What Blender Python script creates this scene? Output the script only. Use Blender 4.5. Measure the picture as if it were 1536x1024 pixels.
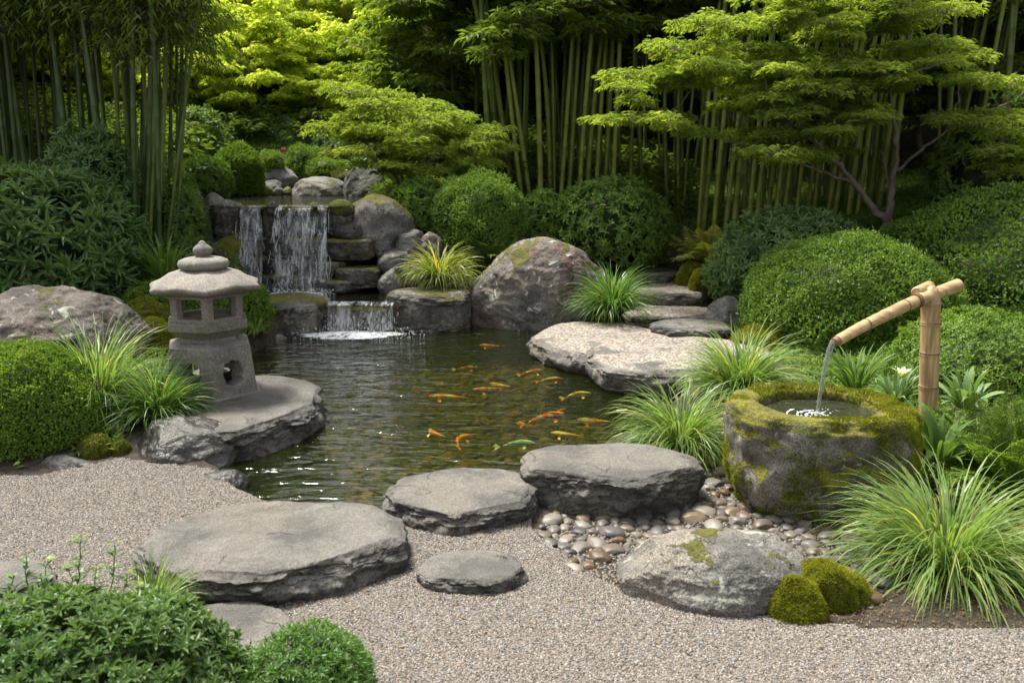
import bpy, bmesh, math, random
import numpy as np
from mathutils import Vector
R = math.radians
random.seed(7)
for o in list(bpy.data.objects): bpy.data.objects.remove(o)
scene = bpy.context.scene
COL = scene.collection

# ------------------------------------------------------------------ camera, world, sun, exposure
PITCH, CAMZ, F = R(12.2), 1.7, 1300.0
cd = bpy.data.cameras.new('camera'); cam = bpy.data.objects.new('camera', cd); COL.objects.link(cam)
cam.location = (0, 0, CAMZ); cam.rotation_euler = (R(90) - PITCH, 0, 0)
cd.sensor_width = 36; cd.lens = 36 * F / 1536; cd.clip_end = 500; cd.clip_start = 0.05
cd.dof.use_dof = True; cd.dof.focus_distance = 5.2; cd.dof.aperture_fstop = 4.0
scene.camera = cam

SUN_EL, SUN_AZ = R(63), R(-45)          # azimuth from +Y, negative = to the left
w = bpy.data.worlds.new("World"); scene.world = w; w.use_nodes = True
wn = w.node_tree; bg = wn.nodes['Background']
sky = wn.nodes.new('ShaderNodeTexSky'); sky.sky_type = 'NISHITA'; sky.sun_disc = False
sky.sun_elevation = SUN_EL; sky.sun_rotation = SUN_AZ; sky.dust_density = 4.0; sky.air_density = 1.0
hs = wn.nodes.new('ShaderNodeHueSaturation'); hs.inputs['Saturation'].default_value = 0.22
wn.links.new(sky.outputs[0], hs.inputs['Color']); wn.links.new(hs.outputs[0], bg.inputs['Color'])
bg.inputs['Strength'].default_value = 0.15
sd = bpy.data.lights.new('sun', 'SUN'); sd.energy = 4.3; sd.angle = R(12); sd.color = (1.0, 0.95, 0.84)
sun = bpy.data.objects.new('sun', sd); COL.objects.link(sun)
sdir = Vector((math.sin(SUN_AZ) * math.cos(SUN_EL), math.cos(SUN_AZ) * math.cos(SUN_EL), math.sin(SUN_EL)))
sun.rotation_euler = sdir.to_track_quat('Z', 'Y').to_euler(); sun.location = (-8, 10, 14)
scene.view_settings.view_transform = 'Standard'; scene.view_settings.look = 'None'
scene.view_settings.exposure = 0.9; scene.view_settings.gamma = 1
scene.render.engine = 'CYCLES'
scene.cycles.use_denoising = True
scene.cycles.max_bounces = 8; scene.cycles.transparent_max_bounces = 24
scene.cycles.caustics_reflective = False; scene.cycles.caustics_refractive = False
scene.cycles.sample_clamp_indirect = 4.0

# ------------------------------------------------------------------ picture geometry -> world
CT, ST = math.cos(PITCH), math.sin(PITCH)
def ray(px, py):
    u = (px - 768) / F; v = -(py - 512) / F
    return np.array([u, CT + v * ST, -ST + v * CT])
def atY(px, py, Y):
    d = ray(px, py); t = Y / d[1]
    return np.array([d[0] * t, Y, CAMZ + d[2] * t])
def atZ(px, py, z):
    d = ray(px, py); t = (z - CAMZ) / d[2]
    return np.array([d[0] * t, d[1] * t, z])
def box(x0, x1, yt, yb, Y):
    b = atY((x0 + x1) / 2, yb, Y); t = atY((x0 + x1) / 2, yt, Y)
    l = atY(x0, (yt + yb) / 2, Y); r = atY(x1, (yt + yb) / 2, Y)
    return (l[0] + r[0]) / 2, b[2], t[2], r[0] - l[0]

# ------------------------------------------------------------------ noise
def _h(ix, iy, iz, s):
    n = (ix.astype(np.int64) * 374761393 + iy.astype(np.int64) * 668265263 + iz.astype(np.int64) * 2147483647 + s * 1274126177) & 0xffffffff
    n = ((n ^ (n >> 13)) * 1274126177) & 0xffffffff
    n = ((n ^ (n >> 16)) * 2246822519) & 0xffffffff
    return ((n ^ (n >> 15)) & 0xffffff) / float(0xffffff)
def vnoise(p, s=0):
    i = np.floor(p); f = p - i; f = f * f * f * (f * (f * 6 - 15) + 10); i = i.astype(np.int64)
    x, y, z = i[:, 0], i[:, 1], i[:, 2]; fx, fy, fz = f[:, 0], f[:, 1], f[:, 2]
    c = lambda a, b, d: _h(x + a, y + b, z + d, s)
    l = lambda a, b, t: a + (b - a) * t
    return l(l(l(c(0,0,0), c(1,0,0), fx), l(c(0,1,0), c(1,1,0), fx), fy),
             l(l(c(0,0,1), c(1,0,1), fx), l(c(0,1,1), c(1,1,1), fx), fy), fz) * 2 - 1
def fbm(p, o=4, s=0, g=.5):
    a, t, r = 1.0, 0, 0
    for k in range(o):
        r = r + a * vnoise(p * (2.03 ** k) + 17.3 * k, s + k); t += a; a *= g
    return r / t
def ridge(p, o=3, s=0):
    a, t, r = 1.0, 0, 0
    for k in range(o):
        r = r + a * (1 - np.abs(vnoise(p * (2.1 ** k) + 9.1 * k, s + k)) * 2); t += a; a *= .5
    return r / t
def nrm(v): return v / np.maximum(np.linalg.norm(v, axis=-1, keepdims=True), 1e-9)
def smooth(a, b, x):
    t = np.clip((x - a) / (b - a), 0, 1); return t * t * (3 - 2 * t)

# ------------------------------------------------------------------ mesh builder and object helpers
class MB:
    def __init__(s): s.v = []; s.f = []; s.r = []; s.m = []; s.n = 0
    def add(s, v, f, r=None, m=0):
        v = np.asarray(v, float); f = np.asarray(f, int)
        s.v.append(v); s.f.append(f + s.n); s.n += len(v)
        s.r.append(np.full(len(f), random.random()) if r is None else np.broadcast_to(np.asarray(r, float), (len(f),)))
        s.m.append(np.full(len(f), m)); return s
    def mesh(s, name, mats, smooth_=False):
        me = bpy.data.meshes.new(name); V = np.concatenate(s.v)
        me.vertices.add(len(V)); me.vertices.foreach_set('co', V.ravel())
        lt = np.concatenate([np.full(len(f), f.shape[1]) for f in s.f]); lv = np.concatenate([f.ravel() for f in s.f])
        me.loops.add(len(lv)); me.loops.foreach_set('vertex_index', lv)
        me.polygons.add(len(lt)); me.polygons.foreach_set('loop_start', np.concatenate([[0], np.cumsum(lt)[:-1]]))
        me.polygons.foreach_set('loop_total', lt); me.polygons.foreach_set('material_index', np.concatenate(s.m))
        me.polygons.foreach_set('use_smooth', np.full(len(lt), smooth_))
        for m in (mats if isinstance(mats, (list, tuple)) else [mats]): me.materials.append(m)
        me.update(calc_edges=True)
        a = me.attributes.new('rnd', 'FLOAT', 'FACE'); a.data.foreach_set('value', np.concatenate(s.r))
        return me
    def build(s, name, mats, parent=None, loc=(0, 0, 0), smooth_=False):
        return link(name, s.mesh(name, mats, smooth_), parent, loc)
def link(name, data, parent=None, loc=(0, 0, 0), rz=0):
    o = bpy.data.objects.new(name, data); COL.objects.link(o); o.location = loc; o.rotation_euler = (0, 0, rz)
    if parent: o.parent = parent
    return o
def tag(o, label=None, cat=None, group=None, kind=None):
    for k, v in (('label', label), ('category', cat), ('group', group), ('kind', kind)):
        if v: o[k] = v
    return o
def thing(name, label, cat, loc, rz=0, group=None):
    return tag(link(name, None, None, loc, rz), label, cat, group)
def copy_tree(root, loc, rz=0, label=None, group=None, scale=None):
    r = root.copy(); COL.objects.link(r); r.location = loc; r.rotation_euler = (0, 0, rz)
    if label: r['label'] = label
    if group: r['group'] = group
    if scale: r.scale = (scale,) * 3
    for ch in root.children:
        c = ch.copy(); COL.objects.link(c); c.parent = r
    return r
def tube(mb, pts, rad, ns=8, m=0, r=None, caps=True):
    pts = np.asarray(pts, float); n = len(pts); rad = np.broadcast_to(np.asarray(rad, float), (n,))
    T = nrm(np.gradient(pts, axis=0)); up = np.array([0, 0, 1.]) if abs(T[0, 2]) < .9 else np.array([1., 0, 0])
    A = nrm(np.cross(T, up)); B = np.cross(T, A)
    a = np.linspace(0, 2 * math.pi, ns, endpoint=False)
    V = pts[:, None] + rad[:, None, None] * (np.cos(a)[None, :, None] * A[:, None] + np.sin(a)[None, :, None] * B[:, None])
    i = np.arange(n - 1)[:, None] * ns; j = np.arange(ns)[None]; k = (j + 1) % ns
    Fq = np.stack([i + j, i + k, i + ns + k, i + ns + j], -1).reshape(-1, 4)
    mb.add(V.reshape(-1, 3), Fq, r, m)
    if caps:
        for e, rev in ((0, True), (n - 1, False)):
            idx = np.arange(ns); vv = np.vstack([V[e], pts[e][None]])
            tri = np.stack([idx, (idx + 1) % ns, np.full(ns, ns)], 1)
            mb.add(vv, tri[:, ::-1] if not rev else tri, r, m)
def curve(a, b, k=8, sag=0.0, wob=0.0, rs=np.random):
    a, b = np.asarray(a, float), np.asarray(b, float); t = np.linspace(0, 1, k)[:, None]
    p = a + (b - a) * t; L = np.linalg.norm(b - a)
    p[:, 2] += sag * L * (4 * t[:, 0] * (1 - t[:, 0]))
    w_ = rs.randn(k, 3) * wob * L; w_[0] = w_[-1] = 0
    return p + w_

# ------------------------------------------------------------------ node helper and materials
class NT:
    def __init__(s, name):
        s.mat = bpy.data.materials.new(name); s.mat.use_nodes = True; s.t = s.mat.node_tree; s.t.nodes.clear()
    def n(s, typ, props=None, **inp):
        nd = s.t.nodes.new('ShaderNode' + typ)
        for k, v in (props or {}).items(): setattr(nd, k, v)
        for k, v in inp.items():
            key = int(k[1:]) if k[0] == '_' and k[1:].isdigit() else k.replace('_', ' ')
            sk = nd.inputs[key]
            if isinstance(v, bpy.types.NodeSocket): s.t.links.new(v, sk)
            elif isinstance(v, bpy.types.Node): s.t.links.new(v.outputs[0], sk)
            else:
                if sk.type == 'RGBA' and len(v) == 3: v = (*v, 1)
                sk.default_value = v
        return nd
    def noise(s, vec, scale, det=4, rough=.55, dist=0): return s.n('TexNoise', Vector=vec, Scale=scale, Detail=det, Roughness=rough, Distortion=dist).outputs[0]
    def ss(s, v, a, b, o0=0., o1=1.): return s.n('MapRange', {'interpolation_type': 'SMOOTHSTEP'}, _0=v, _1=a, _2=b, _3=o0, _4=o1).outputs[0]
    def mix(s, f, a, b, bt='MIX'):
        nd = s.t.nodes.new('ShaderNodeMix'); nd.data_type = 'RGBA'; nd.blend_type = bt
        for i, v in ((0, f), (6, a), (7, b)):
            if isinstance(v, bpy.types.NodeSocket): s.t.links.new(v, nd.inputs[i])
            elif i == 0: nd.inputs[0].default_value = v
            else: nd.inputs[i].default_value = (*v, 1) if len(v) == 3 else v
        return nd.outputs[2]
    def m(s, op, a, b=0.): return s.n('Math', {'operation': op}, _0=a, _1=b).outputs[0]
    def coord(s, which='Object'): return s.n('TexCoord').outputs[which]
    def out(s, sh, disp=None):
        o = s.n('OutputMaterial', Surface=sh); return s.mat

def mat_rock(name, base=(.20, .19, .175), dark=(.07, .067, .062), warm=(.24, .18, .13), lich=.5, moss=.0, rough=.85, speck=.5, strength=.8, mosscol=((.05, .06, .006), (.16, .14, .012)), red=0., gravel_top=False, crack=1.0, sc=1.0, fine=.6, side=0.):
    g = NT(name); co = g.coord()
    rn = g.n('ObjectInfo').outputs['Random']; off = g.m('MULTIPLY', rn, 37.0)
    v = g.n('VectorMath', {'operation': 'ADD'}, _0=co, _1=g.n('CombineXYZ', X=off, Y=off, Z=off).outputs[0]).outputs[0]
    v = g.n('VectorMath', {'operation': 'SCALE'}, _0=v, Scale=sc).outputs[0]
    n1 = g.noise(v, 3.2, 9, .62, .4); n2 = g.noise(v, 1.6, 4, .5); n3 = g.noise(v, 38, 6, .7); n4 = g.noise(v, 9, 8, .65, .8); n5 = g.noise(v, 140, 3, .6)
    c = g.mix(g.ss(n1, .36, .6), dark, base)
    c = g.mix(g.ss(n2, .48, .66, 0, .55), c, warm)
    if red: c = g.mix(g.ss(g.noise(v, 2.3, 6, .6), .52, .6, 0, red), c, (.14, .06, .04))
    c = g.mix(g.m('MULTIPLY', g.ss(n3, .3, .72, 0, 1), speck), c, g.mix(1.0, c, (1.9, 1.85, 1.75), 'MULTIPLY'))
    c = g.mix(g.ss(n5, .56, .44, 0, fine), g.mix(1.0, c, (.35, .35, .35), 'MULTIPLY'), c)
    c = g.mix(g.m('MULTIPLY', g.ss(n4, .58, .64), lich), c, (.42, .43, .36))
    wv = g.n('VectorMath', {'operation': 'ADD'}, _0=v, _1=g.n('VectorMath', {'operation': 'SCALE'}, _0=g.n('TexNoise', Vector=v, Scale=3.0, Detail=5.).outputs[1], Scale=.55).outputs[0]).outputs[0]
    ed = g.n('TexVoronoi', {'feature': 'DISTANCE_TO_EDGE'}, Vector=wv, Scale=2.1).outputs[0]
    ck = g.m('MULTIPLY', g.ss(ed, .0, .012, 1, 0), g.ss(g.noise(v, 4.3, 3), .53, .60, 0, crack))
    c = g.mix(ck, c, (.02, .018, .016))
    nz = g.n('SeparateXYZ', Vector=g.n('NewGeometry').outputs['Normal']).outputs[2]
    h = g.m('ADD', g.m('MULTIPLY', n1, 1.0), g.m('MULTIPLY', n4, .55)); h = g.m('ADD', h, g.m('MULTIPLY', n3, .22)); h = g.m('SUBTRACT', h, g.m('MULTIPLY', ck, .55)); h = g.m('ADD', h, g.m('MULTIPLY', n5, .05))
    ro = rough
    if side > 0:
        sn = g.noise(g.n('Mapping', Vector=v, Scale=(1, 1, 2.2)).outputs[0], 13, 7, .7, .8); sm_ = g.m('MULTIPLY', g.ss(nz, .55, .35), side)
        c = g.mix(sm_, c, g.mix(g.ss(sn, .40, .62), g.mix(1.0, c, (.28, .27, .25), 'MULTIPLY'), g.mix(1.0, c, (1.35, 1.33, 1.28), 'MULTIPLY'))); h = g.m('ADD', h, g.m('MULTIPLY', sm_, g.m('MULTIPLY', sn, 1.4)))  # broken side faces; crevice shade and highlights partly painted into the streaks
    if moss > 0:
        mm = g.m('ADD', g.m('MULTIPLY', nz, .22), g.noise(v, 3.4, 8, .62, .3)); mk = g.ss(mm, .86 - moss * .5, .90 - moss * .5)
        mf = g.noise(v, 95, 4, .7); mc = g.mix(g.ss(g.m('ADD', g.m('MULTIPLY', mf, .6), g.m('MULTIPLY', g.noise(v, 11, 4), .4)), .36, .66), mosscol[0], mosscol[1])
        c = g.mix(mk, c, mc); h = g.m('ADD', h, g.m('MULTIPLY', mk, g.m('ADD', g.m('MULTIPLY', mf, .6), .25)))
        if rough < .6: ro = g.m('ADD', g.m('MULTIPLY', mk, .5), rough)
    if gravel_top:
        vo = g.n('TexVoronoi', Vector=v, Scale=62.); gc = g.mix(g.n('SeparateColor', Color=vo.outputs[1]).outputs[0], (.13, .11, .095), (.46, .40, .34))
        gm = g.m('MULTIPLY', g.ss(nz, .93, .975), g.ss(g.noise(v, 3, 4), .36, .46)); c = g.mix(gm, c, gc); h = g.m('ADD', h, g.m('MULTIPLY', gm, g.m('MULTIPLY', vo.outputs[0], -.6)))
    b = g.n('Bump', Strength=strength, Distance=.035, Height=h)
    p = g.n('BsdfPrincipled', Base_Color=c, Roughness=ro, Normal=b.outputs[0])
    return g.out(p.outputs[0])

def mat_leaf(name, c1, c2, trans=.45, rough=.5, tcol=None, spec=.3, tip=None):
    g = NT(name); r = g.n('Attribute', {'attribute_name': 'rnd'}).outputs['Fac']
    rn = g.n('ObjectInfo').outputs['Random']
    n = g.noise(g.coord(), 2.2, 2)
    f = g.m('ADD', g.m('MULTIPLY', r, .65), g.m('ADD', g.m('MULTIPLY', g.ss(n, .35, .65), .25), g.m('MULTIPLY', rn, .1)))
    c = g.mix(f, c1, c2)
    if tip: c = g.mix(g.ss(r, .93, .96), c, tip)
    tc = g.mix(1.0, c, tcol or (1.4, 1.42, .62), 'MULTIPLY')
    p = g.n('BsdfPrincipled', Base_Color=c, Roughness=rough, Specular_IOR_Level=spec)
    t = g.n('BsdfTranslucent', Color=tc)
    return g.out(g.n('MixShader', _0=trans, _1=p.outputs[0], _2=t.outputs[0]).outputs[0])

def mat_plain(name, c1, c2, scale=8, rough=.8, bump=.3, dist=.01, stretch=(1, 1, 1), spec=.5):
    g = NT(name); v = g.n('Mapping', Vector=g.coord(), Scale=stretch).outputs[0]
    n = g.noise(v, scale, 7, .6, .3); c = g.mix(g.ss(n, .35, .65), c1, c2)
    b = g.n('Bump', Strength=bump, Distance=dist, Height=n)
    return g.out(g.n('BsdfPrincipled', Base_Color=c, Roughness=rough, Normal=b.outputs[0], Specular_IOR_Level=spec).outputs[0])

def mat_culm(name, c1, c2, node=(.25, .26, .14), rough=.48, pitch=.3):
    g = NT(name); co = g.coord(); z = g.n('SeparateXYZ', Vector=co).outputs[2]
    fr = g.m('FRACT', g.m('DIVIDE', z, pitch)); d = g.m('ABSOLUTE', g.m('SUBTRACT', fr, .5))
    n = g.noise(g.n('Mapping', Vector=co, Scale=(30, 30, 1.5)).outputs[0], 1, 5)
    rn = g.n('ObjectInfo').outputs['Random']
    c = g.mix(g.m('ADD', g.m('MULTIPLY', g.ss(n, .35, .65), .5), g.m('MULTIPLY', rn, .5)), c1, c2)
    c = g.mix(g.ss(d, .485, .497, 0, .8), c, node)
    c = g.mix(g.ss(d, .44, .485, 0, .35), c, g.mix(1.0, c, (.5, .5, .5), 'MULTIPLY'))
    return g.out(g.n('BsdfPrincipled', Base_Color=c, Roughness=rough).outputs[0])

def mat_water(name, tint=(.76, .74, .36), murk=(.028, .042, .006), mf=.20, scale=5., strength=.72, stretch=(.5, 1.6, 1)):
    g = NT(name); co = g.coord(); v = g.n('Mapping', Vector=co, Scale=stretch).outputs[0]
    n = g.noise(v, scale, 3, .5, .6); n2 = g.noise(v, scale * 3.1, 2, .5, .3)
    h = g.m('ADD', n, g.m('MULTIPLY', n2, .3))
    b = g.n('Bump', Strength=strength, Distance=.05, Height=h).outputs[0]
    fr = g.n('Fresnel', IOR=1.33, Normal=b).outputs[0]
    body = g.n('MixShader', _0=mf, _1=g.n('BsdfTransparent', Color=tint).outputs[0], _2=g.n('BsdfDiffuse', Color=murk).outputs[0]).outputs[0]
    gl = g.n('BsdfGlossy', Color=(1, 1, 1), Roughness=.07, Normal=b).outputs[0]
    return g.out(g.n('MixShader', _0=g.m('MINIMUM', g.m('MULTIPLY', fr, 1.15), 1.), _1=body, _2=gl).outputs[0])

def mat_fall(name, sx=46, sz=2.2, lo=.44, hi=.62, amax=.85):
    g = NT(name); co = g.coord()
    n = g.noise(g.n('Mapping', Vector=co, Scale=(sx, 6, sz)).outputs[0], 1, 7, .68, 1.1)
    n2 = g.noise(g.n('Mapping', Vector=co, Scale=(sx * .30, 2, sz * .45)).outputs[0], 1, 4, .6, .6)
    a = g.ss(g.m('ADD', g.m('MULTIPLY', n, .5), g.m('MULTIPLY', n2, .5)), lo, hi, 0, amax)
    wsh = g.n('BsdfPrincipled', Base_Color=(.80, .84, .87), Roughness=.25, Subsurface_Weight=0.).outputs[0]
    return g.out(g.n('MixShader', _0=a, _1=g.n('BsdfTransparent').outputs[0], _2=wsh).outputs[0])

M = {}
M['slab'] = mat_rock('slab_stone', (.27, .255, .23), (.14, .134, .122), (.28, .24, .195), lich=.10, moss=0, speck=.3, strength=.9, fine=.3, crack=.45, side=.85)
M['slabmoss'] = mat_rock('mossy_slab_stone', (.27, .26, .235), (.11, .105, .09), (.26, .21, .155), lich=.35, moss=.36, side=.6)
M['boulder'] = mat_rock('lichened_boulder', (.25, .235, .215), (.09, .085, .08), (.22, .165, .125), lich=.95, moss=.30, red=.6)
M['grey'] = mat_rock('grey_boulder', (.20, .195, .185), (.08, .08, .078), (.20, .175, .145), lich=.35, moss=.08)
M['brown'] = mat_rock('brown_boulder', (.20, .175, .15), (.08, .07, .062), (.2, .15, .11), lich=.75, moss=.15, red=.15)
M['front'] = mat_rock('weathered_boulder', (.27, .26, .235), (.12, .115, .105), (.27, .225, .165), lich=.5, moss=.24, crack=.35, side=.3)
M['mossfront'] = mat_rock('mossy_weathered_boulder', (.24, .23, .205), (.10, .095, .088), (.25, .2, .145), lich=.5, moss=.40)
M['wet'] = mat_rock('wet_stone', (.11, .10, .088), (.035, .034, .031), (.12, .09, .055), lich=.15, moss=.42, rough=.22, mosscol=((.05, .06, .004), (.16, .16, .015)))
M['wetdark'] = mat_rock('wet_dark_stone', (.07, .068, .066), (.022, .022, .022), (.07, .06, .045), lich=.1, moss=.1, rough=.28)
M['basin'] = mat_rock('mossy_basin_stone', (.27, .25, .205), (.09, .085, .068), (.22, .18, .11), lich=.5, moss=.67, mosscol=((.05, .06, .006), (.26, .23, .018)))
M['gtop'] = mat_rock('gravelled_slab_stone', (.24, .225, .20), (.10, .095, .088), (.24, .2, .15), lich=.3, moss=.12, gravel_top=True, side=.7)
M['lantern'] = mat_rock('lantern_granite', (.30, .282, .25), (.19, .18, .16), (.31, .27, .22), lich=.15, moss=0, speck=.8, strength=.35, crack=.0, sc=1.6)
M['mossy'] = mat_rock('moss_covered_stone', (.10, .09, .07), (.05, .05, .04), (.1, .08, .05), lich=.1, moss=.85, mosscol=((.05, .06, .005), (.18, .18, .012)))
M['pink'] = mat_plain('reddish_stone', (.45, .16, .10), (.60, .32, .24), 12)
M['soil'] = mat_plain('soil', (.018, .013, .009), (.055, .040, .026), 22, .95, .8, .03)
M['gravelbase'] = None
g = NT('gravel_bed'); vo = g.n('TexVoronoi', Vector=g.coord(), Scale=120.)
M['gravelbase'] = g.out(g.n('BsdfPrincipled', Base_Color=g.mix(g.n('SeparateColor', Color=vo.outputs[1]).outputs[0], (.07, .06, .05), (.22, .185, .155)), Roughness=.9, Normal=g.n('Bump', Strength=.8, Distance=.008, Height=g.m('MULTIPLY', vo.outputs[0], -1.)).outputs[0]).outputs[0])
def ramp_mat(name, cols, rough=.75, noise=40, spec=.3):
    g = NT(name); r = g.n('ObjectInfo').outputs['Random']; cr = g.n('ValToRGB', Fac=r)
    cr.color_ramp.interpolation = 'CONSTANT'
    while len(cr.color_ramp.elements) < len(cols): cr.color_ramp.elements.new(.5)
    for i, c in enumerate(cols): cr.color_ramp.elements[i].position = i / len(cols); cr.color_ramp.elements[i].color = (*c, 1)
    n = g.noise(g.coord(), noise, 5, .6)
    c = g.mix(g.ss(n, .3, .7, .0, .45), cr.outputs[0], g.mix(1.0, cr.outputs[0], (.55, .53, .5), 'MULTIPLY'))
    return g.out(g.n('BsdfPrincipled', Base_Color=c, Roughness=rough, Specular_IOR_Level=spec).outputs[0])
M['chip'] = ramp_mat('gravel_chips', [(.22, .203, .18), (.30, .28, .255), (.17, .15, .13), (.39, .365, .335), (.165, .14, .115), (.09, .085, .085), (.27, .205, .145), (.21, .20, .185), (.06, .058, .06), (.29, .24, .19), (.16, .15, .14), (.25, .235, .215)])
M['pebble'] = ramp_mat('river_pebble', [(.12, .105, .085), (.15, .13, .105), (.09, .085, .08), (.15, .11, .07), (.12, .095, .07), (.055, .055, .055), (.19, .17, .14), (.10, .065, .035), (.095, .09, .08), (.13, .12, .105)], .48, 14, .4)
M['bedpebble'] = ramp_mat('pond_bed_pebble', [(.09, .08, .045), (.06, .06, .035), (.12, .10, .05), (.05, .045, .03), (.16, .085, .03), (.08, .07, .045)], .8, 14)
M['culm_dark'] = mat_culm('dark_bamboo', (.028, .058, .010), (.065, .115, .018), (.12, .14, .06))
M['culm_mid'] = mat_culm('green_bamboo', (.07, .11, .016), (.17, .22, .04), (.22, .24, .13))
M['culm_light'] = mat_culm('yellow_green_bamboo', (.17, .21, .03), (.32, .34, .07), (.42, .42, .24))
M['twig'] = mat_plain('twigs', (.018, .015, .010), (.04, .032, .02), 20, .9)
M['bark'] = mat_plain('maple_bark', (.15, .12, .09), (.28, .23, .18), 14, .85, .5, .01, (1, 1, .3))
M['bleaf'] = mat_leaf('bamboo_leaf', (.07, .11, .02), (.20, .27, .04), .5)
M['bleaf_y'] = mat_leaf('sunny_bamboo_leaf', (.07, .11, .02), (.19, .26, .035), .5)
M['maple'] = mat_leaf('maple_leaf', (.14, .23, .045), (.36, .42, .08), .55, tip=(.50, .42, .10))
M['maple_d'] = mat_leaf('green_maple_leaf', (.10, .16, .03), (.24, .32, .06), .55)
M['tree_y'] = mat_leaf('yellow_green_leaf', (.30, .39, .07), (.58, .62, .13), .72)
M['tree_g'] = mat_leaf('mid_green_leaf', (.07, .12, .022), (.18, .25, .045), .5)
M['core_shade'] = mat_leaf('shrub_core_shade', (.016, .032, .010), (.045, .075, .018), .3)  # only on shrub cores; its dark tone stands for shade between leaves
M['rhodo'] = mat_leaf('glossy_dark_leaf', (.06, .12, .035), (.15, .25, .07), .25, .38, spec=.35)
M['box'] = mat_leaf('boxwood_leaf', (.07, .14, .018), (.20, .31, .045), .35, .5, spec=.25)
M['hedge'] = mat_leaf('hedge_leaf', (.06, .12, .02), (.17, .27, .045), .35, .5, spec=.25)
M['pale'] = mat_leaf('pale_green_leaf', (.09, .17, .06), (.23, .34, .13), .3, .45, spec=.3)
M['azalea'] = mat_leaf('fresh_green_leaf', (.08, .15, .035), (.21, .32, .065), .35, .5, spec=.25)
M['fg'] = mat_leaf('privet_leaf', (.05, .11, .03), (.14, .23, .06), .35, .42, spec=.35, tip=(.20, .28, .05))
M['conifer'] = mat_leaf('conifer_needles', (.035, .10, .014), (.11, .22, .03), .3, .4)
M['fern'] = mat_leaf('fern_leaf', (.09, .16, .025), (.20, .30, .05), .5)
M['fern_y'] = mat_leaf('yellowing_fern_leaf', (.15, .18, .04), (.34, .34, .08), .5)
M['grass'] = mat_leaf('grass_blade', (.10, .19, .045), (.30, .40, .13), .45, .35, tip=(.42, .40, .14))
M['grass_g'] = mat_leaf('deep_grass_blade', (.05, .13, .03), (.18, .30, .08), .45, .35, tip=(.30, .32, .10))
M['grass_y'] = mat_leaf('golden_grass_blade', (.15, .21, .04), (.34, .38, .09), .45, .4, tip=(.5, .42, .15))
M['strap'] = mat_leaf('strap_leaf', (.07, .14, .03), (.17, .28, .06), .35, .5, spec=.25)
M['straw'] = mat_leaf('dry_stem', (.16, .11, .05), (.30, .22, .10), .2, .6)
M['moss'] = mat_leaf('moss_tufts', (.055, .085, .006), (.36, .36, .030), .35, .8, spec=.1)
M['moss_d'] = mat_leaf('deep_moss_tufts', (.05, .075, .008), (.19, .21, .02), .35, .8, spec=.1)
M['tan'] = mat_plain('dry_bamboo', (.30, .19, .09), (.54, .38, .19), 5, .42, .3, .002, (9, 9, 1))
M['tan_pipe'] = mat_plain('dry_bamboo_pipe', (.32, .20, .095), (.54, .38, .19), 5, .42, .12, .002, (1, 9, 9))
M['tan_dark'] = mat_plain('bamboo_joint', (.12, .065, .03), (.22, .12, .055), 20, .5)
M['pond'] = mat_water('pond_water')
M['upper'] = mat_water('stream_water', (.42, .36, .18), (.03, .03, .012), .15, 7, .5)
M['basinw'] = mat_water('basin_water', (.6, .62, .4), (.07, .08, .035), .35, 16, .8)
M['fall'] = mat_fall('falling_water', 15, 2.6, .42, .66, .72)
M['fall2'] = mat_fall('falling_water_fine', 44, 9, .50, .66, .7)
g = NT('foam'); n = g.noise(g.coord(), 16, 6, .7)
M['foam'] = g.out(g.n('MixShader', _0=g.ss(n, .34, .54, 0, .95), _1=g.n('BsdfTransparent').outputs[0], _2=g.n('BsdfPrincipled', Base_Color=(.8, .83, .85), Roughness=.4).outputs[0]).outputs[0])
g = NT('clear_water'); fr = g.n('LayerWeight', Blend=.35).outputs['Facing']
M['clear'] = g.out(g.n('MixShader', _0=g.ss(fr, .25, 1., .10, .7), _1=g.n('BsdfTransparent', Color=(.85, .9, .88)).outputs[0], _2=g.n('BsdfPrincipled', Base_Color=(.62, .62, .58), Roughness=.06).outputs[0]).outputs[0])
M['drop'] = mat_plain('water_drop', (.75, .8, .82), (.85, .88, .9), 5, .1)

# ------------------------------------------------------------------ terrain
WZ, MZ, UZ = -0.05, 0.21, 1.13          # pond, lower pool, upper pool water levels
def poly(pts, z): return np.array([atZ(x, y, z)[:2] for x, y in pts])
pond = poly([(440, 498), (400, 520), (330, 560), (300, 620), (330, 690), (372, 738), (440, 765), (540, 778), (640, 770), (740, 745), (800, 700), (880, 672), (960, 640), (1010, 600), (960, 568), (890, 535), (815, 497), (760, 485), (700, 479), (600, 476), (500, 480)], WZ)
midp = poly([(392, 456), (440, 459), (500, 459), (590, 459), (640, 448), (625, 426), (560, 421), (395, 421), (375, 436)], MZ)
upp = poly([(325, 310.6), (420, 310.6), (520, 310.6), (560, 303), (530, 288), (420, 285), (330, 288), (312, 300)], UZ)
pebz = poly([(812, 795), (850, 755), (1040, 715), (1070, 690), (1110, 680), (1140, 730), (1200, 760), (1270, 780), (1330, 850), (1310, 905), (1250, 905), (1150, 890), (1080, 830), (950, 890), (870, 855)], 0)
gravz = np.array([[-6, -2], [6, -2], [6, 2.0]] + [list(atZ(x, y, 0)[:2]) for x, y in [(1800, 965), (1536, 950), (1300, 944), (1130, 925), (960, 895), (870, 852), (812, 800), (780, 760), (660, 765), (560, 772), (480, 768), (380, 748), (352, 722), (330, 708), (190, 690), (60, 716), (-80, 722), (-500, 760)]] + [[-6, 3.4]])
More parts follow.
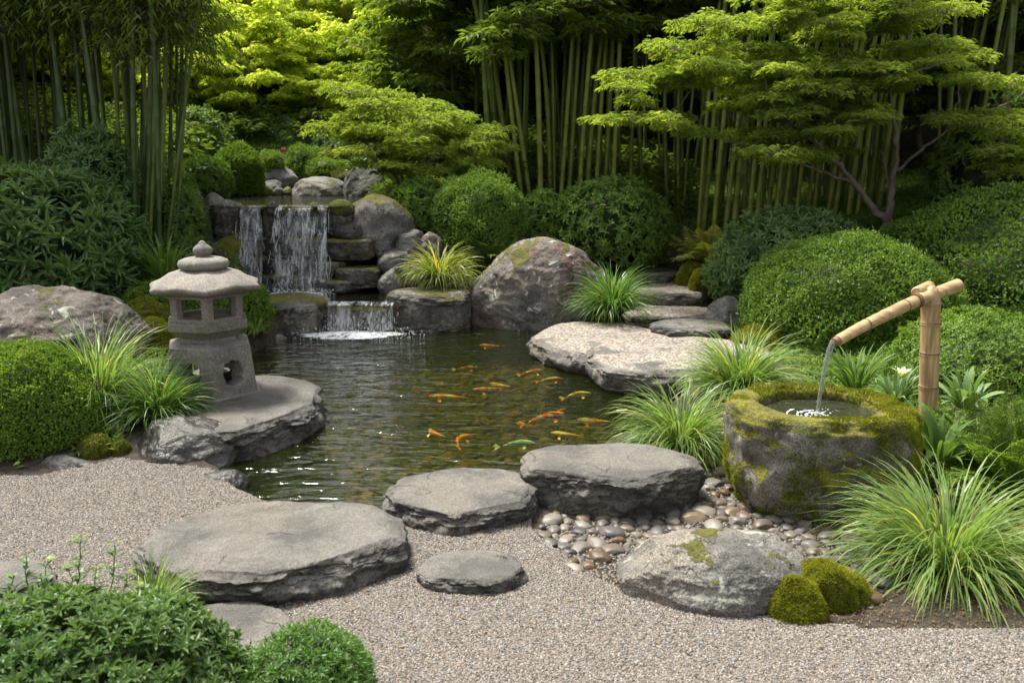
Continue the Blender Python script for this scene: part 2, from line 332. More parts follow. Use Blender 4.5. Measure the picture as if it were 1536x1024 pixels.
def sdist(P, poly_):
    x, y = P[:, 0], P[:, 1]; d = np.full(len(P), 1e9); inside = np.zeros(len(P), bool)
    for i in range(len(poly_)):
        a, b = poly_[i], poly_[(i + 1) % len(poly_)]; e = b - a
        t = np.clip(((x - a[0]) * e[0] + (y - a[1]) * e[1]) / max((e @ e), 1e-9), 0, 1)
        d = np.minimum(d, np.hypot(x - a[0] - t * e[0], y - a[1] - t * e[1]))
        c = ((a[1] > y) != (b[1] > y)) & (x < (b[0] - a[0]) * (y - a[1]) / (b[1] - a[1] + 1e-12) + a[0]); inside ^= c
    return np.where(inside, -d, d)
cps = []
def cp(px, py, Y): cps.append(atY(px, py, Y))
for x in (-9, -4, -1.5, 0, 1.5, 4, 9):
    for y in (-3, 0.5, 2.3): cps.append(np.array([x, y, 0.]))
for p in [(-1.9, 3.6, 0), (-.8, 3.6, 0), (.3, 3.7, 0), (1.2, 3.2, 0), (1.0, 3.9, -.01), (2.4, 3.2, .02), (-2.6, 4.3, .02), (-1.9, 5.2, .06), (-1.6, 6.3, .08), (-3.6, 5., .15),
          (1.6, 4.4, 0), (2.5, 4.3, .03), (.75, 5.4, .02), (1.5, 5.8, .05), (2.6, 5.9, .08), (1.2, 7.0, .0), (2.6, 7.3, .1), (1.0, 8.4, .0), (.3, 8.9, .1), (1.6, 8.3, .02), (-1.2, 8.4, -.05), (-1.7, 8.5, -.02), (-2., 8.0, .02), (-2.7, 7.6, .15),
          (2.9, 8.8, .2), (1.9, 9.0, .0), (2.0, 9.65, .06), (1.9, 10.35, .17), (1.9, 11.2, .45), (.9, 10.2, .4), (4.2, 6.2, .3), (5., 8.2, .6), (4, 10, .8), (5, 12, 1.),
          (-3.3, 6.6, .25), (-4.3, 8.2, .6), (-5.5, 7, .6), (-3.4, 9.4, .8), (-2.6, 8.8, .35), (-5, 11, 1.2), (-2.9, 12, 1.3), (-3, 14, 1.6), (-1, 14.3, 1.5), (-3, 15.5, 2.0), (-3, 17.5, 3.0), (-3, 19.5, 4.1), (-3, 22, 5.6), (0, 18, 2.9), (-6, 16, 2.6), (-6, 19, 4.2), (-6, 22, 5.8), (-9, 16, 3.), (-9, 20, 5.), (0, 21.5, 4.8),
          (0, 11.4, .95), (-.3, 12.6, 1.15), (.8, 13, 1.12), (2, 13, 1.05), (3.5, 11.8, .8), (5, 13.5, 1.1), (3, 16, 1.4), (8, 14, 1.5), 
          (-12, 14, 3), (-12, 5, 1.5), (12, 5, 1.5), (12, 14, 2.2), (-10, 26, 6.5), (10, 24, 3.6), (0, 30, 6.5), (-14, 34, 7), (14, 34, 5)]: cps.append(np.array(p, float))
cps = np.array(cps)
def _tps():
    P = cps[:, :2]; n = len(P); r = np.hypot(*(P[:, None] - P[None]).transpose(2, 0, 1))
    K = np.where(r > 0, r ** 2 * np.log(r + 1e-12), 0) + np.eye(n) * .02
    A = np.zeros((n + 3, n + 3)); A[:n, :n] = K; A[:n, n] = 1; A[:n, n + 1:] = P; A[n:, :n] = A[:n, n:].T
    return np.linalg.solve(A, np.concatenate([cps[:, 2], np.zeros(3)]))
TW = _tps()
def height(x, y):
    x = np.atleast_1d(np.asarray(x, float)); y = np.atleast_1d(np.asarray(y, float)); out = []
    for i in range(0, len(x), 20000):
        X, Y = x[i:i + 20000], y[i:i + 20000]
        r2 = (X[:, None] - cps[:, 0]) ** 2 + (Y[:, None] - cps[:, 1]) ** 2
        out.append((.5 * r2 * np.log(r2 + 1e-12)) @ TW[:len(cps)] + TW[-3] + TW[-2] * X + TW[-1] * Y)
    z = np.concatenate(out); P = np.stack([x, y], 1)
    z = np.where((np.abs(x) > 14) | (y > 32) | (y < -3), np.clip(z, -.1, 8), z)
    gd = sdist(P, gravz); z = z * smooth(-.05, .35, gd)
    z += .025 * smooth(.1, .6, gd) * fbm(np.stack([x * 3, y * 3, x * 0], 1), 3, 5)
    pb = sdist(P, pebz); z -= .035 * smooth(.1, -.1, pb)
    for pl, zb, w_ in ((upp, UZ - .12, .1), (midp, MZ - .12, .1)):
        d = sdist(P, pl); z = np.where(d < .6, z + (zb - z) * smooth(.12, -.0, d), z)
    d = sdist(P, pond); k = smooth(.12, -.22, d)
    z = np.where(d < .1, z + (-.42 - z) * k, z)
    # cliff behind the falls stays low in front of the upper pool
    cl = (y > 9.3) & (y < 9.9) & (x < -1.0) & (x > -3.9); z = np.where(cl, np.minimum(z, .1 + smooth(9.7, 9.95, y) * .9), z)
    return z
def H(x, y): return float(height(x, y)[0])
def grid_mesh(xs, ys, f, keep=None):
    X, Y = np.meshgrid(xs, ys); P = np.stack([X.ravel(), Y.ravel()], 1); Z = f(P[:, 0], P[:, 1])
    nx = len(xs); i = np.arange(len(ys) - 1)[:, None] * nx + np.arange(nx - 1)[None]
    Fq = np.stack([i, i + 1, i + nx + 1, i + nx], -1).reshape(-1, 4)
    if keep is not None:
        k = keep(P); Fq = Fq[k[Fq].all(1)]; u, inv = np.unique(Fq, return_inverse=True); return np.column_stack([P, Z])[u], inv.reshape(Fq.shape)
    return np.column_stack([P, Z]), Fq
xs = np.concatenate([np.linspace(-60, -6, 28), np.arange(-5.8, 5.8, .07), np.linspace(6, 60, 28)])
ys = np.concatenate([np.linspace(-30, 1, 16), np.arange(1.2, 13, .07), np.linspace(13.1, 30, 60), np.linspace(32, 90, 16)])
V, Fq = grid_mesh(xs, ys, height)
tag(MB().add(V, Fq, 0).build('ground', M['soil'], smooth_=True), kind='structure')
V, Fq = grid_mesh(np.arange(-6, 6.01, .03), np.arange(-2, 5.2, .03), lambda x, y: height(x, y) + .010, lambda P: sdist(P, gravz) + .035 * fbm(np.column_stack([P * 7, P[:, :1] * 0]), 3, 2) < 0)
gravel_path = tag(MB().add(V, Fq, 0).build('gravel_path', M['gravelbase'], smooth_=True), kind='structure')

def scatter(name, base_v, base_f, basemat, mat, density, smin, smax, flat, sub, kind='stuff', smooth_=False, seed=1, squash=(1, 1)):
    """countless stones: geometry nodes scatter small irregular stones over a hidden-under base sheet"""
    o = MB().add(base_v, base_f, 0).build(name, basemat)
    ng = bpy.data.node_groups.new(name, 'GeometryNodeTree')
    ng.interface.new_socket('Geometry', in_out='INPUT', socket_type='NodeSocketGeometry'); ng.interface.new_socket('Geometry', in_out='OUTPUT', socket_type='NodeSocketGeometry')
    N = ng.nodes.new; L = ng.links.new
    gi, go = N('NodeGroupInput'), N('NodeGroupOutput')
    dp = N('GeometryNodeDistributePointsOnFaces'); dp.inputs['Density'].default_value = density; dp.inputs['Seed'].default_value = seed; L(gi.outputs[0], dp.inputs['Mesh'])
    ic = N('GeometryNodeMeshIcoSphere'); ic.inputs['Radius'].default_value = 1; ic.inputs['Subdivisions'].default_value = sub
    sm = N('GeometryNodeSetMaterial'); sm.inputs['Material'].default_value = mat; L(ic.outputs['Mesh'], sm.inputs['Geometry'])
    ss_ = N('GeometryNodeSetShadeSmooth'); ss_.inputs['Shade Smooth'].default_value = smooth_; L(sm.outputs[0], ss_.inputs[0])
    ip = N('GeometryNodeInstanceOnPoints'); L(dp.outputs['Points'], ip.inputs['Points']); L(ss_.outputs[0], ip.inputs['Instance'])
    rv = N('FunctionNodeRandomValue'); rv.data_type = 'FLOAT_VECTOR'; rv.inputs[0].default_value = (-.5, -.5, 0); rv.inputs[1].default_value = (.5, .5, 6.28); L(rv.outputs[0], ip.inputs['Rotation'])
    rs = N('FunctionNodeRandomValue'); rs.data_type = 'FLOAT_VECTOR'; rs.inputs[0].default_value = (smin, smin, smin * flat); rs.inputs[1].default_value = (smax, smax, smax * flat); rs.inputs['Seed'].default_value = 5; L(rs.outputs[0], ip.inputs['Scale'])
    jg = N('GeometryNodeJoinGeometry'); L(ip.outputs[0], jg.inputs[0]); L(gi.outputs[0], jg.inputs[0]); L(jg.outputs[0], go.inputs[0])
    md = o.modifiers.new('scatter', 'NODES'); md.node_group = ng
    return tag(o, kind=kind)
near = lambda P: (sdist(P, gravz) + .035 * fbm(np.column_stack([P * 7, P[:, :1] * 0]), 3, 2) < .012) & (np.abs(P[:, 0]) < 1.2 + P[:, 1] * .68) & (P[:, 1] > 2.0)
V, Fq = grid_mesh(np.arange(-6, 6.01, .03), np.arange(1.9, 5.2, .03), lambda x, y: height(x, y) + .0145, near)
scatter('gravel', V, Fq, M['gravelbase'], M['chip'], 23000, .0030, .0057, .85, 1)
V, Fq = grid_mesh(np.arange(0, 3, .04), np.arange(2.4, 5.6, .04), lambda x, y: height(x, y) + .004, lambda P: sdist(P, pebz) < .03)
scatter('small_pebbles', V, Fq, M['soil'], M['pebble'], 3500, .006, .013, .7, 2, smooth_=True, seed=4)
V, Fq = grid_mesh(np.arange(-3.2, 2, .06), np.arange(3.9, 9.2, .06), lambda x, y: height(x, y) + .004, lambda P: sdist(P, pond) < -.14)
scatter('pond_bed', V, Fq, M['soil'], M['bedpebble'], 170, .015, .065, .5, 2, smooth_=True, seed=9)

# ------------------------------------------------------------------ water
def sheet(name, pl, z, mat, grow=.12):
    c = pl.mean(0); q = c + (pl - c) * (1 + grow / np.linalg.norm(pl - c, axis=1)[:, None])
    v = np.column_stack([q, np.full(len(q), z)]); bm_ = bmesh.new()
    bm_.faces.new([bm_.verts.new(p) for p in v]); bmesh.ops.triangulate(bm_, faces=bm_.faces[:]); me = bpy.data.meshes.new(name); bm_.to_mesh(me); bm_.free(); me.materials.append(mat)
    return tag(link(name, me), kind='structure')
o = sheet('pond_water', pond, WZ, M['pond'])
sheet('lower_pool_water', midp, MZ, M['upper'], .04)
sheet('upper_pool_water', upp, UZ, M['upper'], .0)

# ------------------------------------------------------------------ rocks
_ico = {}
def ico(sub):
    if sub not in _ico:
        b = bmesh.new(); bmesh.ops.create_icosphere(b, subdivisions=sub, radius=1)
        _ico[sub] = (np.array([v.co[:] for v in b.verts]), np.array([[v.index for v in f.verts] for f in b.faces])); b.free()
    return _ico[sub]
def rock_v(rx, ry, h, seed, kind='b', sub=6, bury=.25, cuts=12, rough=1.0, lean=0.):
    """vertices with the base at z=0 and the top at z=h"""
    p, f = ico(sub); p = p.copy(); rs = np.random.RandomState(seed)
    if kind == 's':                                   # flat-topped slab
        ph = np.arcsin(np.clip(p[:, 2], -1, 1)); th = np.arctan2(p[:, 1], p[:, 0])
        rr = np.abs(np.cos(ph)) ** .12; zz = np.sign(np.sin(ph)) * np.abs(np.sin(ph)) ** .32
        out = 1 + .10 * fbm(np.stack([np.cos(th) * 1.3, np.sin(th) * 1.3, th * 0 + seed], 1), 3, seed)
        out = out / (np.abs(np.cos(th)) ** 2.35 + np.abs(np.sin(th)) ** 2.35) ** (1 / 2.35); p = np.stack([np.cos(th) * rr * out, np.sin(th) * rr * out, zz], 1)
        for k in range(cuts):
            a = rs.rand() * 6.283; n = nrm(np.array([math.cos(a), math.sin(a), rs.uniform(-.08, .14)])); d = rs.uniform(.90, 1.0)
            s_ = np.maximum(0, p @ n - d); p -= n * s_[:, None] * .85
        for k in range(cuts // 2):
            a = rs.rand() * 6.283; n = nrm(np.array([math.cos(a), math.sin(a), rs.uniform(.9, 1.6)])); d = rs.uniform(1.30, 1.39)
            s_ = np.maximum(0, p @ n - d); p -= n * s_[:, None] * .8
        zt = p[:, 2]; p[:, 0] *= 1 - .05 * smooth(.2, -1, zt); p[:, 1] *= 1 - .05 * smooth(.2, -1, zt)
    else:
        for k in range(cuts):
            n = nrm(rs.randn(3)); n[2] = abs(n[2]) * .9 if rs.rand() < .7 else n[2]; n = nrm(n); d = rs.uniform(.70, .95)
            s_ = np.maximum(0, p @ n - d); p -= n * s_[:, None] * .8
        p *= (1 + .10 * fbm(p * 1.1 + seed, 3, seed))[:, None]
        p[:, 2] = np.where(p[:, 2] < 0, p[:, 2] * .8, p[:, 2])
    p[:, 2] -= p[:, 2].min(); p[:, 2] /= p[:, 2].max(); Ht = h * (1 + bury)
    p[:, :2] -= (p[:, :2].max(0) + p[:, :2].min(0)) / 2; p[:, :2] /= (p[:, :2].max(0) - p[:, :2].min(0)) / 2
    q = p * np.array([rx, ry, Ht]); q[:, 2] -= h * bury; q[:, 0] += lean * q[:, 2]
    S = (rx + ry) / 2; c = np.array([0, 0, h * .4]); nn = nrm(q - c)
    if kind == 's': sd_ = smooth(.97, .80, q[:, 2] / h); nn = nrm(np.column_stack([q[:, :2], q[:, 2] * 0])) * sd_[:, None]; nn[:, 2] += (1 - sd_) * .2
    st = np.array([1, 1, 2.6]) if kind == 's' else np.array([1, 1, 1.2])
    big = .0 if kind != 's' else .035 * ridge(q / S * np.array([5, 5, 9.]) + seed, 3, seed + 31) + .08 * np.clip(ridge(np.stack([np.arctan2(q[:, 1], q[:, 0]) * 2.2, q[:, 2] / S * 3.5, q[:, 0] * 0 + seed], 1), 4, seed + 21), -.4, 1)
    dsp = big + .045 * fbm(q / S * 3.2 * st + seed, 5, seed + 3) + .05 * (ridge(q / S * 2.3 * st + seed * 2., 4, seed + 8) - .3) + .012 * fbm(q / S * 16 * st, 4, seed)
    q += nn * (dsp * S * rough)[:, None]
    return q, f
def rock(name, label, cat, loc, rx, ry, h, seed, kind='b', mat='grey', sub=6, rz=0, group=None, **k):
    v, f = rock_v(rx, ry, h, seed, kind, sub, **k)
    return tag(MB().add(v, f, 0).build(name, M[mat], None, loc, True), label, cat, group)
def slab_px(x0, x1, yb, yf, ybot, z0=0., zt=None):
    Yf = atZ((x0 + x1) / 2, ybot, z0)[1]; z1 = atY((x0 + x1) / 2, yf, Yf)[2] if zt is None else zt
    Yb = atZ((x0 + x1) / 2, yb, z1)[1]; Yc = (Yf + Yb) / 2
    l = atY(x0, (yb + yf) / 2, Yc); r = atY(x1, (yb + yf) / 2, Yc)
    return ((l[0] + r[0]) / 2, Yc, z0), (r[0] - l[0]) / 2, (Yb - Yf) / 2, z1 - z0
# stepping stones and the big foreground stones
for nm, lab, a, sd_, k in [
    ('stepping_stone', 'largest flat-topped stepping stone, broad grey slab lying in gravel beside the pond', (220, 603, 747, 860, 914), 11, dict(sub=7, mat='slab')),
    ('stepping_stone', 'round grey stepping stone at the pond edge between the largest one and the thick block', (575, 810, 700, 770, 805), 23, dict(sub=7, mat='slab', cuts=18)),
    ('flat_rock', 'thick pale grey block with flat top beside the river pebbles and overhanging grass', (785, 1051, 662, 716, 770), 35, dict(sub=7, mat='slab', cuts=10)),
    ('stepping_stone', 'smallest round stepping stone set alone in the open gravel', (628, 790, 823, 872, 896), 44, dict(sub=6, mat='slab', cuts=14))]:
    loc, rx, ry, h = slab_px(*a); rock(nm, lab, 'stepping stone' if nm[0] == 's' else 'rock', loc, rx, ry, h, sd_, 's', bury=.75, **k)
rock('boulder', 'low rounded boulder with mossy cracks at the gravel edge beside the moss mounds', 'boulder', (*atZ(1066, 880, 0)[:2], 0), .385, .26, .215, 52, 'b', 'front', 7, bury=.5, cuts=9)
loc, rx, ry, h = slab_px(262, 474, 567, 640, 688, WZ, .13)
rock('flat_rock', 'broad flat rock at the water edge carrying the stone lantern', 'rock', (loc[0], loc[1] + .05, WZ - .08), rx, ry + .1, h + .08, 61, 's', 'slab', 7, bury=.2, cuts=20)
def rk(name, label, x0, x1, yt, yb, Y, dep, kind='b', mat='grey', seed=0, cat='rock', sub=5, **k):
    cx, z0, z1, wd = box(x0, x1, yt, yb, Y)
    if kind == 's': z1 = atY(x0, yt, Y + dep * .45)[2]; z0 = atY(x0, yb, Y - dep * .45)[2]
    return rock(name, label, cat, (cx, Y, z0), wd / 2 * 1.02, dep / 2, z1 - z0, seed or int(x0 + yt), kind, mat, sub, **k)
rk('boulder', 'large brownish lichen-spotted boulder behind the ball shrub and grasses', -70, 215, 432, 570, 6.5, 1.3, mat='brown', cat='boulder', sub=7, seed=66, cuts=2)
rk('rock', 'dark jagged grey rock in front of the lantern base beside the water', 190, 360, 628, 708, 4.85, .55, mat='wetdark', sub=6, seed=72)
rk('rock', 'small smooth grey rock between the ball shrub and the dark jagged rock', 143, 210, 628, 668, 5.1, .28, mat='grey', sub=5, seed=73, cuts=5)
rk('rock', 'low greenish grey rock at the gravel edge under the ball shrub', 55, 143, 683, 718, 4.6, .26, mat='grey', seed=74, cuts=5)
rk('rock', 'dark low rock at the gravel edge at the far left end of the border', -30, 30, 690, 722, 4.62, .28, mat='wetdark', seed=75)
rk('rock', 'long wet dark rock where the gravel meets the shallow water', 300, 372, 704, 740, 4.4, .2, mat='wetdark', seed=76, cuts=5)
rock('flat_rock', 'flat grey rock half hidden behind the tall stems of the front bush', 'rock', tuple(atZ(5, 878, 0)), .22, .13, .05, 77, 's', 'slab', 6)
rock('flat_rock', 'flat grey rock between the privet bush and the low conifer cushion', 'rock', tuple(atZ(340, 958, 0)), .23, .20, .05, 79, 's', 'slab', 6)
rk('boulder', 'biggest rust-patched lichen boulder on the far pond bank', 703, 917, 358, 497, 9.15, 1.2, mat='boulder', cat='boulder', sub=7, seed=92, cuts=4, bury=.3)
rk('flat_rock', 'flat-topped mossy rock beside the small cascade under golden grass', 583, 705, 430, 488, 8.85, .6, 's', 'slabmoss', seed=84, sub=6, bury=.4)
rk('flat_rock', 'flat wet ledge left of the small cascade with moss on its flank', 380, 492, 438, 503, 8.78, .8, 's', 'slabmoss', seed=85, sub=6, bury=.4)
rk('rock', 'dark wet rock lip under the small cascade', 484, 592, 457, 496, 8.93, .45, 's', 'wet', seed=86, sub=6)
rk('rock', 'grey rock at the waterline between the moss mound and the flat wet ledge', 385, 432, 499, 524, 8.2, .3, mat='grey', seed=87)
rk('boulder', 'smooth grey boulder between the stone steps and the clipped hedge mound', 1060, 1128, 445, 494, 8.4, .45, mat='grey', cat='boulder', seed=88, sub=6, cuts=4)
# path slabs and steps on the right bank
def gs(label, a, seed, z0, zt, **k):
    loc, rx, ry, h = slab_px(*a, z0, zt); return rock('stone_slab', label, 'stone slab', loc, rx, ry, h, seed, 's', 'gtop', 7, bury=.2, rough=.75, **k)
gs('gravel-topped path slab jutting furthest over the pond beside the big boulder', (798, 1010, 481, 536, 566), 91, WZ, .10, cuts=10)
gs('gravel-topped path slab nearest the pond-side grasses, overlapping its neighbour', (886, 1160, 502, 566, 598), 92, WZ, .145, cuts=10)
rock('flat_rock', 'dark flat-topped rock lying on the gravelled path slabs', 'rock', (*atZ(1035, 497, .1)[:2], .08), .36, .28, .09, 93, 's', 'grey', 6)
for i, (x0, x1, yt, yb, Y, dp, lab) in enumerate([
    (930, 1076, 457, 492, 9.0, .75, 'lowest step of the garden stair, beside the green grass tuft'),
    (955, 1072, 425, 460, 9.65, .8, 'middle step of the garden stair, with a gravel tread'),
    (940, 1020, 401, 430, 10.35, .65, 'topmost grey step of the garden stair beneath the glossy shrub')]):
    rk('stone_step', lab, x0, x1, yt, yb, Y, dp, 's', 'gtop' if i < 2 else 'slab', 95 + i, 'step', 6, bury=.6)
# cascade stones
casc = [(318, 365, 305, 352, 9.9), (396, 424, 307, 354, 9.88), (360, 500, 311, 352, 9.92), (492, 532, 307, 350, 9.9), (330, 402, 350, 384, 9.78), (398, 500, 353, 388, 9.78), (486, 562, 355, 388, 9.76),
        (345, 402, 380, 410, 9.68), (400, 470, 385, 414, 9.68), (465, 520, 388, 412, 9.66), (503, 574, 397, 430, 9.6), (388, 474, 408, 436, 9.56), (465, 542, 415, 438, 9.52)]
for i, (x0, x1, yt, yb, Y) in enumerate(casc):
    rk('cascade_rock', 'dark wet rock in the stepped wall behind the waterfall', x0, x1, yt, yb, Y, .42, 's', 'wet', 120 + i, group='wet rocks stepped behind the waterfall', sub=5, cuts=8, bury=.1)
wall_ = [(515, 622, 292, 354, 10.15, 'big mossy-sided boulder at the right lip of the waterfall', 'mossfront'), (548, 602, 330, 358, 9.95, 'small grey stone under the big boulder by the waterfall lip', 'grey'),
        (590, 640, 344, 376, 9.85, 'rounded grey stone of the cascade side wall beneath the small maple', 'grey'), (560, 594, 352, 380, 9.8, 'small pale upright stone beside the moss-topped wet ledge', 'grey'),
        (628, 664, 348, 378, 9.85, 'brownish stone at the right end of the cascade side wall', 'brown'), (567, 625, 372, 405, 9.7, 'smooth oval grey stone in the middle of the cascade side wall', 'grey'),
        (600, 650, 388, 428, 9.65, 'grey stone behind the golden grass tuft', 'grey'), (566, 607, 400, 434, 9.5, 'pale broken stone at the foot of the cascade side wall', 'front'),
        (500, 550, 326, 354, 9.82, 'dark stone tucked under the right waterfall lip', 'wetdark'),
        (296, 346, 289, 362, 10.0, 'tall rounded boulder at the left lip of the waterfall', 'front'), (322, 374, 349, 384, 9.7, 'mossy stone below the tall boulder left of the waterfall', 'mossy'), (338, 384, 378, 406, 9.6, 'flat dark stone at the left foot of the waterfall', 'wetdark'),
        (388, 447, 249, 282, 13.2, 'rounded grey boulder beside the ball shrub above the upper pool', 'grey'), (390, 424, 270, 286, 12.8, 'low flat stone in front of the rounded boulder above the upper pool', 'grey'),
        (438, 524, 265, 298, 12.6, 'wide flat-topped dark boulder standing in the upper pool', 'front'), (515, 580, 246, 298, 12.4, 'upright pale grey boulder right of the upper pool', 'grey'),
        (300, 352, 256, 294, 12.2, 'brown rock under the dark bush left of the upper pool', 'brown'), (455, 482, 258, 270, 13.6, 'small flat stone behind the wide dark boulder', 'grey'), (495, 520, 256, 270, 13.4, 'small mossy orange-tinged stone beside the upright pale boulder', 'mossy')]
for i, (x0, x1, yt, yb, Y, lab, mt) in enumerate(wall_):
    rk('boulder' if x1 - x0 > 55 else 'rock', lab, x0, x1, yt, yb, Y, (x1 - x0) / F * Y * 1.1, 'b', mt, 150 + i, sub=5, cuts=6, bury=.4)
for x0, x1, yt, yb, Y, lab, mt in [(322, 366, 299, 322, 9.76, 'mossy stone on the lip left of the narrow waterfall', 'slabmoss'), (398, 419, 302, 322, 9.74, 'small dark stone parting the two waterfalls', 'wet'), (494, 530, 299, 322, 9.76, 'mossy stone on the lip right of the wider waterfall', 'mossy'), (462, 480, 303, 313, 9.85, 'little stone in the current above the wider waterfall', 'wet')]:
    rk('rock', lab, x0, x1, yt, yb, Y, .22, 'b', mt, 230 + int(x0) % 17, sub=5, cuts=5)
for i, (x, s_) in enumerate([(372, 9), (388, 8), (402, 10), (418, 9), (432, 7), (350, 12), (330, 10)]):
    rk('rock', 'small rounded stone in the row edging the back of the upper pool', x - s_, x + s_, 280, 293, 12.5, .2, 'b', ['mossy', 'grey'][i % 2], 180 + i, sub=4, group='stones edging the upper pool')
t = thing('stone_stack', 'small stack of reddish stones among far bushes above the waterfall', 'stone stack', (*atY(427, 254, 14.2)[:2], atY(427, 254, 14.2)[2]))
for i, (zz, rr, hh) in enumerate([(0, .07, .10), (.09, .055, .09), (.17, .075, .11), (.27, .05, .07)]):
    v, f = rock_v(rr, rr, hh, 200 + i, 'b', 3); MB().add(v, f).build('stacked_stone', M['pink'], t, (0, 0, zz), True)
# individual river pebbles
rs = np.random.RandomState(3); pm = []
for i in range(10):
    v, f = rock_v(1, rs.uniform(.68, .9), rs.uniform(.75, 1.0), 300 + i, 'b', 4, cuts=5, rough=.35, bury=.0); v[:, 2] -= .35; pm.append(MB().add(v, f, 0).mesh('pebble', M['pebble'], True))
placed = []
excl = [(1.63, 4.2, .44, .30), (.66, 3.30, .37, .25)]
lo, hi = pebz.min(0), pebz.max(0)
for tr in range(14000):
    if len(placed) >= 285: break
    c = rs.uniform(lo, hi); r = rs.choice([rs.uniform(.046, .066), rs.uniform(.034, .046), rs.uniform(.022, .034)], p=[.45, .4, .15]) if tr < 6500 else rs.uniform(.016, .034)
    if sdist(c[None], pebz)[0] > .02: continue
    if any(((c[0] - e[0]) / e[2]) ** 2 + ((c[1] - e[1]) / e[3]) ** 2 < 1 for e in excl): continue
    if any(math.hypot(c[0] - q[0], c[1] - q[1]) < .70 * (r + q[2]) for q in placed): continue
    placed.append((c[0], c[1], r))
for x, y, r in placed:
    o = link('river_pebble', pm[rs.randint(10)], None, (x, y, H(x, y) + .006), rs.rand() * 6.28); o.scale = (r, r, r * rs.uniform(.8, 1.1))
    tag(o, 'smooth river pebble in the damp bed between flat block and mossy basin', 'pebble', 'river pebbles beside the basin')
for px, py, r in [(1222, 858, .055), (1258, 868, .04), (1268, 846, .05), (1240, 832, .06)]:
    x, y, _ = atZ(px, py, 0); o = link('river_pebble', pm[rs.randint(10)], None, (x, y, H(x, y) + .01)); o.scale = (r, r * .8, r * .8)
    tag(o, 'smooth pebble lying behind the bright moss mounds', 'pebble', 'pebbles behind the moss mounds')

# ------------------------------------------------------------------ stone lantern
def hexring(r, z, rot=0., n=6): a = np.arange(n) * 2 * math.pi / n + rot; return np.stack([r * np.cos(a), r * np.sin(a), np.full(n, z)], 1)
def loft(mb, rings, cap=(True, True), m=0):
    n = len(rings[0]); V = np.concatenate(rings); k = len(rings)
    i = np.arange(k - 1)[:, None] * n; j = np.arange(n)[None]; j2 = (j + 1) % n
    mb.add(V, np.stack([i + j, i + j2, i + n + j2, i + n + j], -1).reshape(-1, 4), None, m)
    for c, r_ in ((cap[0], rings[0][::-1]), (cap[1], rings[-1])):
        if c: mb.add(np.vstack([r_, r_.mean(0)[None]]), np.stack([np.arange(n), (np.arange(n) + 1) % n, np.full(n, n)], 1), None, m)
def wall_panel(mb, A, B, zb, zt, rb, rt, outline, th):
    """one face of a hexagonal shell (bottom radius rb, top radius rt) with an opening; outline in (u 0..1, v 0..1)"""
    n = len(outline); ang = np.linspace(0, 2 * math.pi, n, endpoint=False)
    o2 = []
    for (u, v) in outline:
        du, dv = u - .5, v - .5; s_ = .5 / max(abs(du), abs(dv)); o2.append((.5 + du * s_, .5 + dv * s_))
    for c in ((0, 0), (1, 0), (1, 1), (0, 1)):
        k = min(range(n), key=lambda i: (o2[i][0] - c[0]) ** 2 + (o2[i][1] - c[1]) ** 2); o2[k] = c
    def pt(u, v, inn):
        r = (rb + (rt - rb) * v) - inn; a = np.array([*(A * r), 0]); b = np.array([*(B * r), 0]); p = a + (b - a) * u; p[2] = zb + (zt - zb) * v; return p
    R_ = [[pt(u, v, 0) for u, v in o2], [pt(u, v, 0) for u, v in outline], [pt(u, v, th) for u, v in outline], [pt(u, v, th) for u, v in o2]]
    loft(mb, [np.array(r) for r in R_], (False, False))
LX, LY, _ = atY(313, 585, 5.72); LZ = .115
LS = .93
lan = thing('stone_lantern', 'carved granite garden lantern with scalloped roof standing on a flat pondside rock', 'lantern', (LX, LY, LZ), R(-90) + math.atan2(LY, LX) - R(90) + R(30))
lan.scale = (.98, .98, LS); lan.location.x += .03
S6 = [(math.cos(k * math.pi / 3 + math.pi / 2), math.sin(k * math.pi / 3 + math.pi / 2)) for k in range(6)]
S6 = [np.array(s_) for s_ in S6]
def lpart(name, mb, mat='lantern', bev=.006, sub=True):
    o = mb.build(name, M[mat], lan); me = o.data; b = bmesh.new(); b.from_mesh(me); bmesh.ops.remove_doubles(b, verts=b.verts, dist=.0004); bmesh.ops.recalc_face_normals(b, faces=b.faces); b.to_mesh(me); b.free()
    if bev:
        md = o.modifiers.new('worn_edges', 'BEVEL'); md.width = bev; md.segments = 2; md.limit_method = 'ANGLE'; md.angle_limit = R(35)
    return o
m_ = MB(); loft(m_, [hexring(r, z, math.pi / 2) for r, z in ((.358, -.03), (.358, .018), (.34, .03))]); lpart('plinth', m_)
rose = []
for k in range(48):
    a = 2 * math.pi * k / 48; r = .205 / (abs(math.cos(a)) ** 3 + abs(math.sin(a)) ** 3) ** (1 / 3) + .035 * abs(math.cos(a * 4)) ** .8; rose.append((.5 + r * math.cos(a), .46 + r * 1.15 * math.sin(a)))
m_ = MB()
for k in range(6): wall_panel(m_, S6[k], S6[(k + 1) % 6], .03, .365, .332, .30, rose, .12)
loft(m_, [hexring(r, z, math.pi / 2) for r, z in ((.31, .02), (.31, .045))]); loft(m_, [hexring(r, z, math.pi / 2) for r, z in ((.299, .362), (.296, .375), (.20, .40), (.19, .425))])
lpart('base', m_)
m_ = MB(); loft(m_, [hexring(r, z, math.pi / 2) for r, z in ((.185, .415), (.20, .432), (.265, .478), (.288, .490), (.292, .545), (.28, .552))]); lpart('platform', m_)
win = [(.5 + .33 * (math.copysign(min(1, abs(math.cos(a)) * 1.5), math.cos(a))), .50 + .36 * (math.copysign(min(1, abs(math.sin(a)) * 1.5), math.sin(a)))) for a in np.linspace(0, 2 * math.pi, 24, endpoint=False)]
m_ = MB()
for k in range(6): wall_panel(m_, S6[k], S6[(k + 1) % 6], .55, .745, .262, .268, win, .055)
